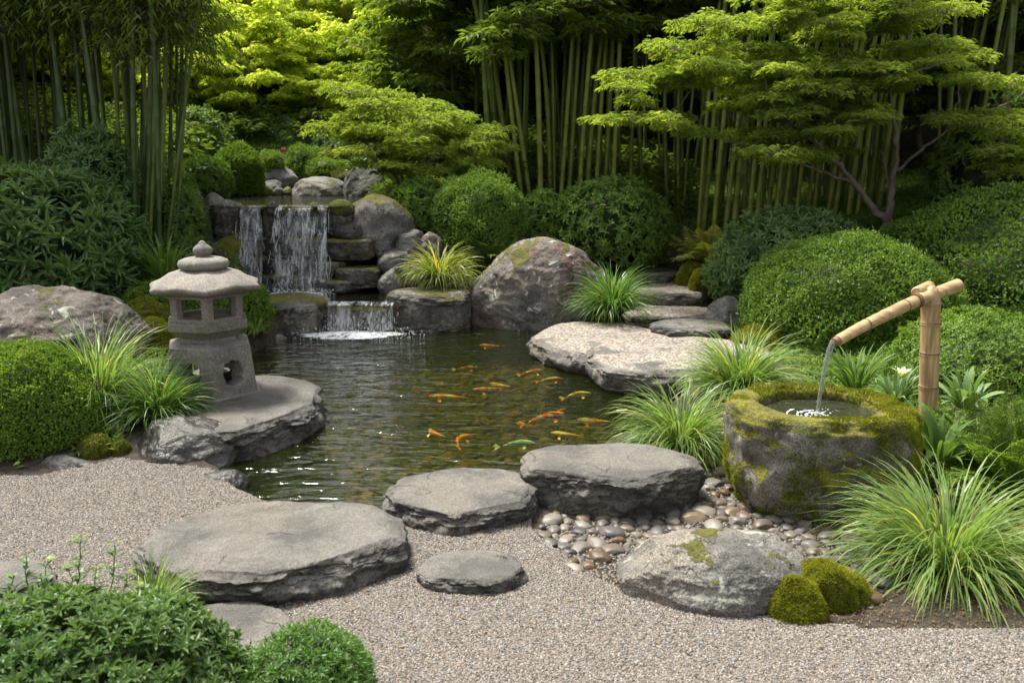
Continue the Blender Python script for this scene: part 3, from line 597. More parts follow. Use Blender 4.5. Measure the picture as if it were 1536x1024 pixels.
loft(m_, [hexring(.24, z, math.pi / 2) for z in (.73, .76)])
lpart('fire_box', m_, bev=.005)
# roof with scalloped eaves
def roofring(r, z, lift, n=96):
    a = np.arange(n) * 2 * math.pi / n + math.pi / 2; h6 = math.cos(math.pi / 6) / np.cos(((a - math.pi / 2) % (math.pi / 3)) - math.pi / 6)
    sc = np.abs(np.sin(3 * (a - math.pi / 2))) ** .8; s2 = np.abs(np.cos(6 * (a - math.pi / 2))) ** 2; rr = r * (1 + (h6 - 1) * .9) * (1 + lift * .03 * s2); return np.stack([rr * np.cos(a), rr * np.sin(a), z + lift * (.020 * sc + .008 * s2)], 1)
m_ = MB(); loft(m_, [roofring(*q) for q in ((.20, .735, 0), (.30, .74, .2), (.372, .756, 1), (.386, .766, 1), (.385, .784, 1), (.374, .795, 1), (.322, .822, .6), (.26, .868, .25), (.19, .893, .05), (.15, .905, 0))])
o = m_.build('roof', M['lantern'], lan, (0, 0, 0), True)
def rev(prof, n=28, wob=.0):
    a = np.arange(n) * 2 * math.pi / n; return [np.stack([r * np.cos(a) * (1 + wob * np.cos(6 * a)), r * np.sin(a) * (1 + wob * np.cos(6 * a)), np.full(n, z)], 1) for r, z in prof]
m_ = MB(); loft(m_, rev([(.12, .90), (.145, .905), (.162, .925), (.165, .945), (.155, .968), (.12, .983), (.07, .992)], wob=.02)); m_.build('cap', M['lantern'], lan, (0, 0, 0), True)
m_ = MB(); loft(m_, rev([(.045, .985), (.047, .995), (.04, 1.003), (.055, 1.012), (.063, 1.03), (.060, 1.05), (.045, 1.068), (.028, 1.08), (.022, 1.092), (.012, 1.102), (.003, 1.106)])); m_.build('finial', M['lantern'], lan, (0, 0, 0), True)

# ------------------------------------------------------------------ basin, spout, stream
BX, BY, BZ = atY(1217, 770, 4.2)[0], 4.2, -.075
nth, prof = 160, []
th = np.arange(nth) * 2 * math.pi / nth
on = 1 + .05 * fbm(np.stack([np.cos(th) * 1.6, np.sin(th) * 1.6, th * 0 + 3], 1), 3, 4)
sq = 1 / (np.abs(np.cos(th)) ** 3.2 + np.abs(np.sin(th)) ** 3.2) ** (1 / 3.2); sq = 1 + (sq - 1) * .35
inn = 1 + .05 * fbm(np.stack([np.cos(th) * 1.9, np.sin(th) * 1.9, th * 0 + 8], 1), 3, 6); hx = math.cos(math.pi / 6) / np.cos(((th + .2) % (math.pi / 3)) - math.pi / 6)
rings = []
P_ = [(.0, .02), (.55, .0), (.80, .02), (.90, .08), (.955, .18), (.985, .30), (1.0, .42), (.995, .50), (.965, .54), (.91, .558), (.84, .562), (.77, .555)]
P_ = np.array(P_); tt = np.linspace(0, 1, 70); s0 = np.linspace(0, 1, len(P_)); P_ = np.stack([np.interp(tt, s0, P_[:, i]) for i in (0, 1)], 1)
for k, (r, z) in enumerate(P_): rings.append(np.stack([r * .455 * on * sq * np.cos(th), r * .385 * on * sq * np.sin(th), np.full(nth, z)], 1))
for r, z in [(1.10, .552), (1.03, .54), (1.0, .52), (.985, .49), (.97, .44), (.9, .38), (.6, .35), (.01, .345)]: rings.append(np.stack([r * .305 * inn * (1 + (hx - 1) * .6) * np.cos(th), r * .27 * inn * (1 + (hx - 1) * .6) * np.sin(th) + .02, np.full(nth, z)], 1))
V = np.concatenate(rings); c = np.array([0, 0, .3]); nn = nrm(V - c); k = smooth(.27, .38, np.hypot(V[:, 0], V[:, 1]))
V += nn * ((.042 * fbm(V * 5, 5, 2) + .026 * (ridge(V * np.array([5, 5, 9]), 3, 7) - .2)) * (.3 + .7 * k))[:, None]
# smooth the rim a bit lower at the right like the worn edge
V[:, 2] -= .02 * smooth(.2, .5, V[:, 0]) * smooth(.45, .55, V[:, 2])
mb = MB(); n = nth; kk = len(rings); i = np.arange(kk - 1)[:, None] * n; j = np.arange(n)[None]; j2 = (j + 1) % n
BF = np.stack([i + j, i + j2, i + n + j2, i + n + j], -1).reshape(-1, 4); mb.add(V, BF, 0)
bas = thing('stone_basin', 'round hollowed boulder basin with thick yellow-green moss on its rim', 'basin', (BX, BY, BZ))
mb.build('bowl', M['basin'], bas, (0, 0, 0), True)
wv_ = rev([(.322, .495)], 48)[0] * np.array([1, .9, 1]); mb = MB().add(np.vstack([wv_, [[0, 0, .495]]]), np.stack([np.arange(48), (np.arange(48) + 1) % 48, np.full(48, 48)], 1)); mb.build('basin_water', M['basinw'], bas)
# tufted moss as short blades
def moss_blades(mb, P, N, ln=.011, wd=.0022):
    k = len(P); D = nrm(N + .55 * np.random.randn(k, 3)); S_ = nrm(np.cross(D, np.random.randn(k, 3))); L_ = ln * np.random.uniform(.5, 1.3, k)[:, None]; W_ = wd
    V = np.stack([P - S_ * W_ - N * ln * .3, P + S_ * W_ - N * ln * .3, P + D * L_], 1).reshape(-1, 3)
    mb.add(V, np.arange(3 * k).reshape(-1, 3), np.clip(np.random.rand(k) * .5 + .5 * (fbm(P * 14, 3, 4) * .9 + .5), 0, 1))
def surf_sample(V, Fa, n, rng):
    tri = Fa if Fa.shape[1] == 3 else np.vstack([Fa[:, [0, 1, 2]], Fa[:, [0, 2, 3]]])
    a, b, c = V[tri[:, 0]], V[tri[:, 1]], V[tri[:, 2]]; nn_ = np.cross(b - a, c - a); ar = np.linalg.norm(nn_, axis=1)
    idx = rng.choice(len(tri), n, p=ar / ar.sum()); u, v = rng.rand(n, 1), rng.rand(n, 1); fl = (u + v > 1); u = np.where(fl, 1 - u, u); v = np.where(fl, 1 - v, v)
    return a[idx] + (b[idx] - a[idx]) * u + (c[idx] - a[idx]) * v, nn_[idx] / (ar[idx][:, None] + 1e-12)
rng = np.random.RandomState(5); np.random.seed(5)
P0, N0 = surf_sample(V, BF, 120000, rng)
N0 *= np.where(((P0 - c) * N0).sum(1) < 0, -1, 1)[:, None]; rr_ = np.hypot(P0[:, 0] / .455, P0[:, 1] / .385)
nzz = fbm(P0 * 5.5 + 3, 5, 12); ang = np.arctan2(P0[:, 1], P0[:, 0])
rim = (P0[:, 2] > .50) & (rr_ > .66); keep = (rim & (nzz > -.22)) | ((P0[:, 2] <= .50) & (rr_ > .66) & (nzz + .16 * (ang > -1.5) * (ang < 0.2) + .35 * (P0[:, 2] - .3) + .22 * smooth(-.5, 1.2, ang + 1.2) * (ang < .3) * (ang > -1.9) > -.03))
mb = MB(); moss_blades(mb, P0[keep], nrm(N0[keep] + np.array([0, 0, .5])), .015, .0030); mb.build('moss', M['moss'], bas)
# bamboo spout
sp = thing('bamboo_spout', 'tan bamboo water spout with upright post and sloping pipe over the mossy basin', 'spout', (0, 0, 0))
pb_ = atY(1396, 640, 4.62); ptop = atY(1397, 447, 4.62); sp.location = (pb_[0], pb_[1], H(pb_[0], pb_[1]) - .05); O = np.array(sp.location)
PR = .050; TP = ptop - O; zt = ptop[2] - O[2]; zs = [0]; 
def bamboo_tube(mb, pts, r, nodes, ns=24, bulge=.06, m=0):
    pts = np.asarray(pts, float); s_ = np.concatenate([[0], np.cumsum(np.linalg.norm(np.diff(pts, axis=0), axis=1))]); L_ = s_[-1]
    ss_ = np.unique(np.concatenate([np.linspace(0, L_, 60), *[np.array([q - .02, q - .008, q - .003, q - .0008, q + .0008, q + .003, q + .008, q + .02]) for q in nodes]])); ss_ = ss_[(ss_ >= 0) & (ss_ <= L_)]
    p = np.stack([np.interp(ss_, s_, pts[:, i]) for i in range(3)], 1); rad = np.full(len(ss_), r) if np.isscalar(r) else np.interp(ss_, [0, L_], r)
    for q in nodes: d = np.abs(ss_ - q); rad = rad * (1 + bulge * np.exp(-(d / .010) ** 2) - bulge * 1.6 * np.exp(-(d / .0016) ** 2))
    tube(mb, p, rad, ns, m)
mb = MB(); bamboo_tube(mb, [(0, 0, 0), (TP[0] * .5, 0, zt * .5), (TP[0], 0, zt - .02)], PR, [.12, .30, .47, .66, .83]); mb.build('post', M['tan'], sp, (0, 0, 0), True)
mb = MB(); tube(mb, [(TP[0], 0, zt - .03), (TP[0], 0, zt - .018)], [PR * 1.1, PR * 1.08], 24); tube(mb, [(TP[0], 0, zt - .02), (TP[0], 0, zt + .02), (TP[0], 0, zt + .05), (TP[0], 0, zt + .065)], [PR * .98, PR * .86, PR * .62, PR * .3], 24); mb.build('post_head', M['tan'], sp, (0, 0, 0), True)
p_in = atY(1437, 428, 4.72) - O; p_mid = atY(1396, 446, 4.62) - O; p_c = atY(1330, 472, 4.42) - O; p_out = atY(1256, 511, 4.2) - O
mb = MB(); q = np.array([p_in, p_mid + [0, 0, .01], (p_mid + p_c) / 2 + [0, 0, .012], p_c, (p_c + p_out) / 2 + [0, 0, .006], p_out]); tq = np.linspace(0, 1, 40); q = np.stack([np.interp(tq, np.linspace(0, 1, 6), q[:, i]) for i in range(3)], 1)
for _ in range(6): q[1:-1] = (q[:-2] + q[2:] + 2 * q[1:-1]) / 4
bamboo_tube(mb, q, (.037, .027), [.30, .62]); mb.build('pipe', M['tan_pipe'], sp, (0, 0, 0), True)
mb = MB(); dq = nrm(p_out - p_c); tube(mb, [p_out - dq * .01, p_out + dq * .028], [.0245, .022], 24); mb.build('nozzle', M['tan_dark'], sp, (0, 0, 0), True)
mb = MB(); a_ = p_mid + np.array([-.085, -.02, .03]); b_ = p_mid + np.array([.03, .09, .045]); tube(mb, [a_ - (b_ - a_) * .05, a_, b_, b_ + (b_ - a_) * .05], [.026, .032, .032, .026], 20); mb.build('cross_peg', M['tan_pipe'], sp, (0, 0, 0), True)
mb = MB(); u_ = nrm(q[9] - q[7]); tube(mb, [q[13] - u_ * .012, q[13] + u_ * .012], [.041, .041], 24); mb.build('binding', M['tan_dark'], sp, (0, 0, 0), True)
for f_ in (.12, .30, .47, .66, .83):
    c_ = np.array([TP[0] * f_ / zt, 0, f_]); mb = MB(); tube(mb, [c_ - [0, 0, .0035], c_ + [0, 0, .0035]], PR * 1.055, 24); mb.build('node_ring', M['tan_dark'], sp, (0, 0, 0), True)
for k_ in (17, 30):
    mb = MB(); u_ = nrm(q[k_ + 1] - q[k_ - 1]); tube(mb, [q[k_] - u_ * .003, q[k_] + u_ * .003], (.037 - .01 * k_ / 40) * 1.07, 24); mb.build('node_ring', M['tan_dark'], sp, (0, 0, 0), True)
e0 = p_out + dq * .02 + O; e1 = atY(1226, 612, 4.16); e1[2] = BZ + .497
tq = np.linspace(0, 1, 26); st = np.stack([e0[0] + (e1[0] - e0[0]) * tq ** .62, e0[1] + (e1[1] - e0[1]) * tq ** .7, e0[2] + (e1[2] - e0[2]) * tq ** 1.35], 1)
mb = MB(); tube(mb, st, .017 - .009 * tq ** .6 + .0015 * np.sin(tq * 40), 12)
for k in range(5): tube(mb, st + np.array([math.cos(k * 1.3), math.sin(k * 1.3), 0]) * .012 * (1 - tq[:, None] * .5) + np.random.randn(26, 3) * .0012, .003, 5)
tag(mb.build('water_jet', M['clear'], None, (0, 0, 0), True), 'thin clear jet of water falling from the bamboo spout into the basin', 'water jet')
mb = MB(); sv, sf = ico(1)
for k in range(110):
    a = random.random() * 6.28; r = abs(random.gauss(0, .05)); mb.add(sv * random.uniform(.0015, .006) * np.array([1, 1, .6]) + e1 + [r * math.cos(a), r * math.sin(a), .002 + max(0, random.gauss(.003, .01)) * (r < .04)], sf)
for rr in (.05, .09, .14): mb.add(*(lambda a: (np.concatenate([np.stack([e1[0] + q_ * np.cos(a), e1[1] + q_ * .9 * np.sin(a), e1[2] + z_ + 0 * a], 1) for q_, z_ in ((rr, .001), (rr + .004, .003), (rr + .008, .001))]), np.concatenate([np.stack([np.arange(60) + 61 * w_, np.arange(60) + 1 + 61 * w_, np.arange(60) + 62 + 61 * w_, np.arange(60) + 61 + 61 * w_], 1) for w_ in (0, 1)])))(np.linspace(random.random() * 3, 3 + random.random() * 3, 61)))
tag(mb.build('splash', M['drop'], None, (0, 0, 0), True), 'white splash and rings where the jet meets the basin water', 'splash')

# ------------------------------------------------------------------ waterfalls
def curtain(name, label, x0, x1, ytop, ybot, Yt, Yb, mats, strands=40, zlip=None, zbot=None, nx=70, nz=40):
    zt = atY(x0, ytop, Yt)[2] if zlip is None else zlip; zb = atY(x0, ybot, Yb)[2] if zbot is None else zbot
    X0, X1 = atY(x0, ytop, Yt)[0], atY(x1, ytop, Yt)[0]; cx = (X0 + X1) / 2; org = np.array([cx, Yb, zb])
    root = thing(name, label, 'waterfall', tuple(org)); rs = np.random.RandomState(int(x0))
    for L_, (mt, dy, ws) in enumerate(mats):
        u = np.linspace(0, 1, nx); v = np.linspace(0, 1, nz); U, Vv = np.meshgrid(u, v)
        edge = .10 * fbm(np.stack([U.ravel() * 6, Vv.ravel() * 2, U.ravel() * 0 + L_], 1), 3, L_ + 3).reshape(U.shape)
        X = X0 + (X1 - X0) * (.5 + (U - .5) * (1 + ws * Vv)); tz = Vv
        Y = Yt + .12 * (1 - np.minimum(1, tz * 9)) + (Yb - Yt) * tz ** .55 + dy + edge * .25 * tz + .015 * rs.randn(nx)[None] * tz
        Z = zt + .012 - (zt - zb) * np.maximum(0, tz - .06) / .94
        P = np.stack([X.ravel(), Y.ravel(), Z.ravel()], 1) - org
        i = np.arange(nz - 1)[:, None] * nx + np.arange(nx - 1)[None]
        MB().add(P, np.stack([i, i + 1, i + nx + 1, i + nx], -1).reshape(-1, 4)).build('water_sheet', M[mt], root, (0, 0, 0), True)
    mb = MB()
    for k in range(int(strands * 1.2)):
        u = rs.rand() * 1.2 - .10; t0 = rs.uniform(0, .85); t1 = min(1., t0 + rs.uniform(.06, .3)); tq = np.linspace(t0, t1, 14); x = X0 + (X1 - X0) * (.5 + (u - .5) * (1 + .1 * tq)) + rs.randn() * .01
        p = np.stack([x + .008 * np.cumsum(rs.randn(14)) * .5, Yt + (Yb - Yt) * tq ** .55 - .03 - rs.rand() * .03 + 0 * tq, zt - (zt - zb) * tq], 1) - org
        tube(mb, p, rs.uniform(.0006, .0020) * (.3 + np.sin(np.linspace(.1, 3., 14))), 4)
    for k in range(strands * 7):
        q_ = np.array([rs.uniform(X0, X1) + rs.randn() * .04, Yb + rs.randn() * .06 - .05, zb + abs(rs.randn()) * .5 * (zt - zb)]) - org; mb.add(sv * rs.uniform(.0015, .004), sf); mb.v[-1] = mb.v[-1] + q_
    mb.build('water_strands', M['drop'], root, (0, 0, 0), True)
    return root
curtain('waterfall', 'wider right-hand waterfall pouring over the dark rock lip', 418, 492, 309, 437, 9.66, 9.36, [('fall', 0, .05), ('fall2', -.05, .22)], 46, UZ, MZ)
curtain('waterfall', 'narrow left waterfall beside the mossy boulder', 364, 396, 309, 428, 9.66, 9.42, [('fall', 0, -.05), ('fall2', -.04, .2)], 22, UZ, MZ)
curtain('small_cascade', 'low white cascade spilling from the lower pool into the pond', 492, 590, 458, 490, 8.66, 8.55, [('fall', 0, .0), ('fall2', -.03, .06)], 40, MZ, WZ)
def foam(name, label, cx, cy, z, rx, ry, seed):
    rs = np.random.RandomState(seed); mb = MB(); n = 26; u = np.linspace(-1, 1, n * 2); X, Y = np.meshgrid(u, u); r = np.hypot(X, Y)
    Z = (.03 * (1 - r) * (r < 1) + .012 * fbm(np.stack([X.ravel() * rx * 12, Y.ravel() * ry * 12, X.ravel() * 0], 1), 4, seed).reshape(X.shape) * (1 - r)) * 1
    k = (r + .25 * fbm(np.stack([X.ravel() * 3, Y.ravel() * 3, X.ravel() * 0], 1), 4, seed + 1).reshape(X.shape) < .85).ravel()
    P = np.stack([X.ravel() * rx, Y.ravel() * ry, Z.ravel() + .004], 1); N_ = n * 2; i = np.arange(N_ - 1)[:, None] * N_ + np.arange(N_ - 1)[None]
    f = np.stack([i, i + 1, i + N_ + 1, i + N_], -1).reshape(-1, 4); f = f[k[f].all(1)]; mb.add(P, f)
    for q in range(420): 
        a = rs.rand() * 6.28; r_ = rs.rand() ** .5 * 1.15; mb.add(sv * rs.uniform(.002, .008) + np.array([math.cos(a) * r_ * rx, math.sin(a) * r_ * ry, 0.0 + rs.rand() ** 3 * .07]), sf)
    tag(mb.build(name, M['foam'], None, (cx, cy, z), True), label, 'foam')
x, y, _ = atZ(455, 437, MZ); foam('foam', 'white foam at the foot of the wider waterfall', x, 9.3, MZ, .36, .13, 1)
x, y, _ = atZ(383, 434, MZ); foam('foam', 'small foam patch at the foot of the narrow waterfall', x, 9.36, MZ, .17, .08, 2)
x, y, _ = atZ(545, 493, WZ); foam('foam', 'foam spreading on the pond under the low cascade', x - .05, 8.36, WZ, .62, .24, 3)

# ------------------------------------------------------------------ foliage builders
TPL = {'dia': (np.array([(0,0,0),(.45,-.5,.10),(1,0,-.12),(.45,.5,.10)]), np.array([(0,1,2),(0,2,3)])),
       'lance': (np.array([(0,0,0),(.3,-.42,.07),(.32,0,0),(.3,.42,.07),(.68,-.36,0),(.7,0,-.08),(.68,.36,0),(1,0,-.24)]), np.array([(0,1,2),(0,2,3),(1,4,5),(1,5,2),(2,5,6),(2,6,3),(4,7,5),(5,7,6)])),
       'slim': (np.array([(0,0,0),(.35,-.5,.05),(.35,.5,.05),(.75,-.3,-.05),(.75,.3,-.05),(1,0,-.22)]), np.array([(0,1,2),(1,3,2),(2,3,4),(3,5,4)]))}
def leaves(mb, P, D, N, L, W, tpl='dia', r=None, m=0):
    T, Fc = TPL[tpl]; n = len(P); L = np.broadcast_to(L, (n,))[:, None, None]; W = np.broadcast_to(W, (n,))[:, None, None]
    D = nrm(D); S_ = nrm(np.cross(D, N)); N = np.cross(S_, D)
    V = P[:, None] + D[:, None] * L * T[None, :, :1] + S_[:, None] * W * T[None, :, 1:2] + N[:, None] * L * T[None, :, 2:]
    k = len(T); Fx = (np.arange(n) * k)[:, None, None] + Fc[None]
    r = np.random.rand(n) if r is None else r
    mb.add(V.reshape(-1, 3), Fx.reshape(-1, 3), np.repeat(r, len(Fc)), m)
def rdirs(n, zmin=-1.):
    v = nrm(np.random.randn(int(n * 3), 3)); v = v[v[:, 2] > zmin][:n]; return v
def tang(N):
    t = nrm(np.cross(N, np.random.randn(*N.shape))); return t
def blob(n, Rr, lob=.08, freq=2.0, seed=0, shell=(.86, 1.0), zmin=-.5):
    d = rdirs(n, zmin); f = 1 + lob * fbm(d * freq + seed, 3, seed)
    s_ = shell[1] - (shell[1] - shell[0]) * np.random.rand(len(d)) ** 1.5
    P = d * Rr * (f * s_)[:, None]; N = nrm(d / np.asarray(Rr)); return P, N
def shrub(name, label, cat, loc, Rr, nleaf, L, W, mat, style='clip', tpl='dia', lob=.08, freq=2.2, seed=1, group=None, stems=True, up=.0, k=6, zc=.55, shell=(.8, 1.0)):
    """loc = ground centre; Rr = (rx, ry, height); foliage mesh + woody twigs inside, around a dark core standing in for inner shade"""
    np.random.seed(seed); Rr = np.array([Rr[0], Rr[1], Rr[2] / 1.6]) ; cz = Rr[2] * .0 + (np.array([0, 0, 1]) * 0)
    Hh = Rr[2]; C = np.array([0, 0, Hh * .60]); root = thing(name, label, cat, tuple(loc), 0, group); mb = MB()
    if style == 'clip':
        P, N = blob(nleaf, Rr, lob * 1.9, freq, seed, shell, -.75); n = len(P); P *= (1 + .035 * fbm(P / Rr.mean() * 9 + seed, 3, seed + 2) + (np.random.rand(n) < .05) * np.random.rand(n) * .07)[:, None]; P = P[keepm := (fbm(P / Rr.mean() * 4 + 5, 3, seed + 9) + .9 * np.random.rand(n) > -.10)]; N = N[keepm]; n = len(P)
        D = nrm(N * .7 + np.random.randn(n, 3) * .75 + [0, 0, .25]); rr = np.clip(.5 * np.random.rand(n) + .35 + .9 * fbm(P * 5 + seed, 3, seed), 0, 1)
        leaves(mb, P + C, D, nrm(N + np.random.randn(n, 3) * .6), L * np.random.uniform(.7, 1.2, n), W, tpl, rr)
    else:                                             # rosettes of k leaves around a shoot tip
        ns = nleaf // k; P, N = blob(ns, Rr, lob, freq, seed, shell, -.7); n = len(P)
        A = nrm(N + [0, 0, up + .15] + np.random.randn(n, 3) * .35); T1 = tang(A); T2 = np.cross(A, T1); rr = np.random.rand(n)
        for j in range(k):
            a = 2 * math.pi * j / k * 1.62 + np.random.rand(n) * .6; tilt = np.random.uniform(.35, 1.45, n)
            D = A * np.cos(tilt)[:, None] + (T1 * np.cos(a)[:, None] + T2 * np.sin(a)[:, None]) * np.sin(tilt)[:, None]
            leaves(mb, P + C + A * (L * .25) * np.random.rand(n)[:, None], D, A + D * 0 , L * np.random.uniform(.65, 1.15, n), W * np.random.uniform(.8, 1.1, n), tpl, np.clip(rr * .5 + np.random.rand(n) * .5, 0, 1))
    mb.build('foliage', M[mat], root)
    if stems:
        tb = MB(); v, f = ico(4); d = v; ff = 1 + lob * (1.9 if style == 'clip' else 1) * fbm(d * freq + seed, 3, seed); tb.add(d * Rr * (ff * (shell[0] - .10))[:, None] + C, f, np.random.rand(len(f)), 1)  # dark core behind the leaves: shade of the gaps put into its colour
        for q in range(9):
            a = np.random.rand() * 6.28; e = np.array([math.cos(a) * Rr[0] * .6, math.sin(a) * Rr[1] * .6, Hh * .5]); tube(tb, curve((e[0] * .12, e[1] * .12, -.12), e, 6, .05, .03), np.linspace(.02, .008, 6), 5)
        tb.build('stems', [M['twig'], M['core_shade']], root, (0, 0, 0), True)
    return root
def shrub_px(name, label, cat, x0, x1, yt, yb, Y, dep, *a, **k):
    cx, z0, z1, wd = box(x0, x1, yt, yb, Y); return shrub(name, label, cat, (cx, Y, z0), (wd / 2, dep / 2, (z1 - z0)), *a, **k)
def blades(n, Lm, W, spread=1.25, K=9, r0=.06, droop=1.6, seed=0, e_lo=.15):
    rs = np.random.RandomState(seed); az = rs.rand(n) * 2 * math.pi; lean = rs.rand(n) ** .75 * spread; L_ = Lm * rs.uniform(.6, 1.1, n) * (1 - .15 * lean / spread)
    t = np.linspace(0, 1, K + 1); el = math.pi / 2 - (lean * .72)[:, None] - (droop * rs.uniform(.75, 1.35, n) * (.72 + .38 * lean / spread))[:, None] * t[None] ** 1.55; el = np.maximum(el, -1.45)
    az2 = az[:, None] + rs.randn(n)[:, None] * .35 * t[None]
    ds = (L_ / K)[:, None]; dx = np.cos(el) * np.cos(az2) * ds; dy = np.cos(el) * np.sin(az2) * ds; dz = np.sin(el) * ds
    rb = r0 * rs.rand(n) ** .5; x = (rb * np.cos(az))[:, None] + np.cumsum(dx, 1) - dx; y = (rb * np.sin(az))[:, None] + np.cumsum(dy, 1) - dy; z = np.cumsum(dz, 1) - dz
    P = np.stack([x, y, z], -1); tw = rs.randn(n) * .5; S_ = np.stack([-np.sin(az + tw), np.cos(az + tw), 0 * az + rs.randn(n) * .3], -1); S_ = nrm(S_)
    wd = W * rs.uniform(.6, 1.15, n)[:, None] * np.minimum(1, (1.02 - t[None]) * 2.6) * (.55 + .45 * np.minimum(1, t[None] * 5))
    A = P - S_[:, None] * wd[..., None] / 2; B = P + S_[:, None] * wd[..., None] / 2
    V = np.stack([A, B], 2).reshape(-1, 3); i = (np.arange(n) * 2 * (K + 1))[:, None] + 2 * np.arange(K)[None]
    return V, np.stack([i, i + 1, i + 3, i + 2], -1).reshape(-1, 4), np.repeat(rs.rand(n), K)
def tuft(name, label, cat, loc, Lm, n=420, W=.0055, mat='grass', straw=90, group=None, zmin=-.02, **k):
    root = thing(name, label, cat, tuple(loc), 0, group); V, Fb, r = blades(n, Lm, W, **k); V[:, 2] = np.maximum(V[:, 2], zmin + .004 * np.random.rand(len(V)))
    MB().add(V, Fb, r).build('blades', M[mat], root)
    if straw:
        kk = dict(k); kk['seed'] = kk.get('seed', 0) + 50; V, Fb, r = blades(straw, Lm * .85, W * .6, **kk); V[:, 2] = np.maximum(V[:, 2], zmin); MB().add(V, Fb, r).build('dry_blades', M['straw'], root)
    return root
def fern(name, label, cat, loc, nf, Lf, mat, seed=0, lw=.02, spread=1.1, droop=1.3, group=None, pin=26, sub=True):
    rs = np.random.RandomState(seed); np.random.seed(seed); root = thing(name, label, cat, tuple(loc), 0, group); mb = MB(); tb = MB()
    for q in range(nf):
        az = rs.rand() * 6.28; ln = rs.rand() ** .7 * spread; L_ = Lf * rs.uniform(.65, 1.1); t = np.linspace(0, 1, pin); el = math.pi / 2 - ln - droop * (.3 + .7 * ln / spread) * t ** 1.5
        dx = np.cos(el) * L_ / pin; x = np.cumsum(dx); z = np.cumsum(np.sin(el) * L_ / pin); P = np.stack([x * math.cos(az), x * math.sin(az), z], 1); P += [.04 * math.cos(az), .04 * math.sin(az), 0]
        T_ = nrm(np.gradient(P, axis=0)); S_ = np.array([-math.sin(az), math.cos(az), 0.]); Nn = np.cross(S_[None].repeat(pin, 0), T_) * -1
        tube(tb, P, np.linspace(.0025, .0008, pin), 3, caps=False)
        wl = Lf * .26 * np.sin(np.clip(t * 1.08 + .06, 0, 1) * math.pi) ** .8 * rs.uniform(.8, 1.1)
        for sg in (-1, 1):
            D = S_[None] * sg + T_ * .55 + [0, 0, -.12]; D = nrm(D + rs.randn(pin, 3) * .08)
            if not sub: leaves(mb, P[2:], D[2:], Nn[2:], wl[2:] + .005, lw, 'slim'); continue
            for s_ in np.linspace(.15, 1, 7):        # feathery secondary leaflets
                Q = P[2:] + D[2:] * (wl[2:, None] * s_); 
                for s2 in (-1, 1):
                    D2 = nrm(T_[2:] * s2 + D[2:] * .9 + rs.randn(pin - 2, 3) * .15); leaves(mb, Q, D2, Nn[2:], (wl[2:] * .32 + .006) * (1.15 - s_ * .7), lw * .42, 'dia')
    mb.build('fronds', M[mat], root); tb.build('stalks', M['straw'], root); return root
def inpoly(pts, n, rs):
    pts = np.array(pts, float); lo_, hi_ = pts.min(0), pts.max(0); out = []
    while len(out) < n:
        c = rs.uniform(lo_, hi_, (n * 3, 2)); out += list(c[sdist(c, pts) < 0])
    return np.array(out[:n])
def pads(mb, C, rx, rz, nspray, L, W, rs, k=4, outw=None, tilt=.28, nj=.6):
    """a flat layer of fanned, drooping leaflets around centre C"""
    a = rs.rand(nspray) * 6.283; r = rs.rand(nspray) ** .55; o = np.stack([np.cos(a) * r * rx, np.sin(a) * r * rx, rz * (1 - r ** 2 * 1.6) + rs.randn(nspray) * rz * .35], 1)
    P = C + o; out_ = np.stack([np.cos(a), np.sin(a), 0 * a], 1) * .8 + (outw if outw is not None else 0); rr0 = rs.rand(nspray)
    for j in range(k):
        b = (j - (k - 1) / 2) * .62 + rs.randn(nspray) * .2; ca, sa = np.cos(b), np.sin(b)
        D = np.stack([out_[:, 0] * ca - out_[:, 1] * sa, out_[:, 0] * sa + out_[:, 1] * ca, -tilt + rs.randn(nspray) * .28], 1)
        leaves(mb, P + rs.randn(nspray, 3) * L * .15, D, np.array([0, 0, 1.]) + rs.randn(nspray, 3) * nj, L * rs.uniform(.7, 1.2, nspray), W, 'dia', np.clip(rr0 * .5 + rs.rand(nspray) * .5, 0, 1))
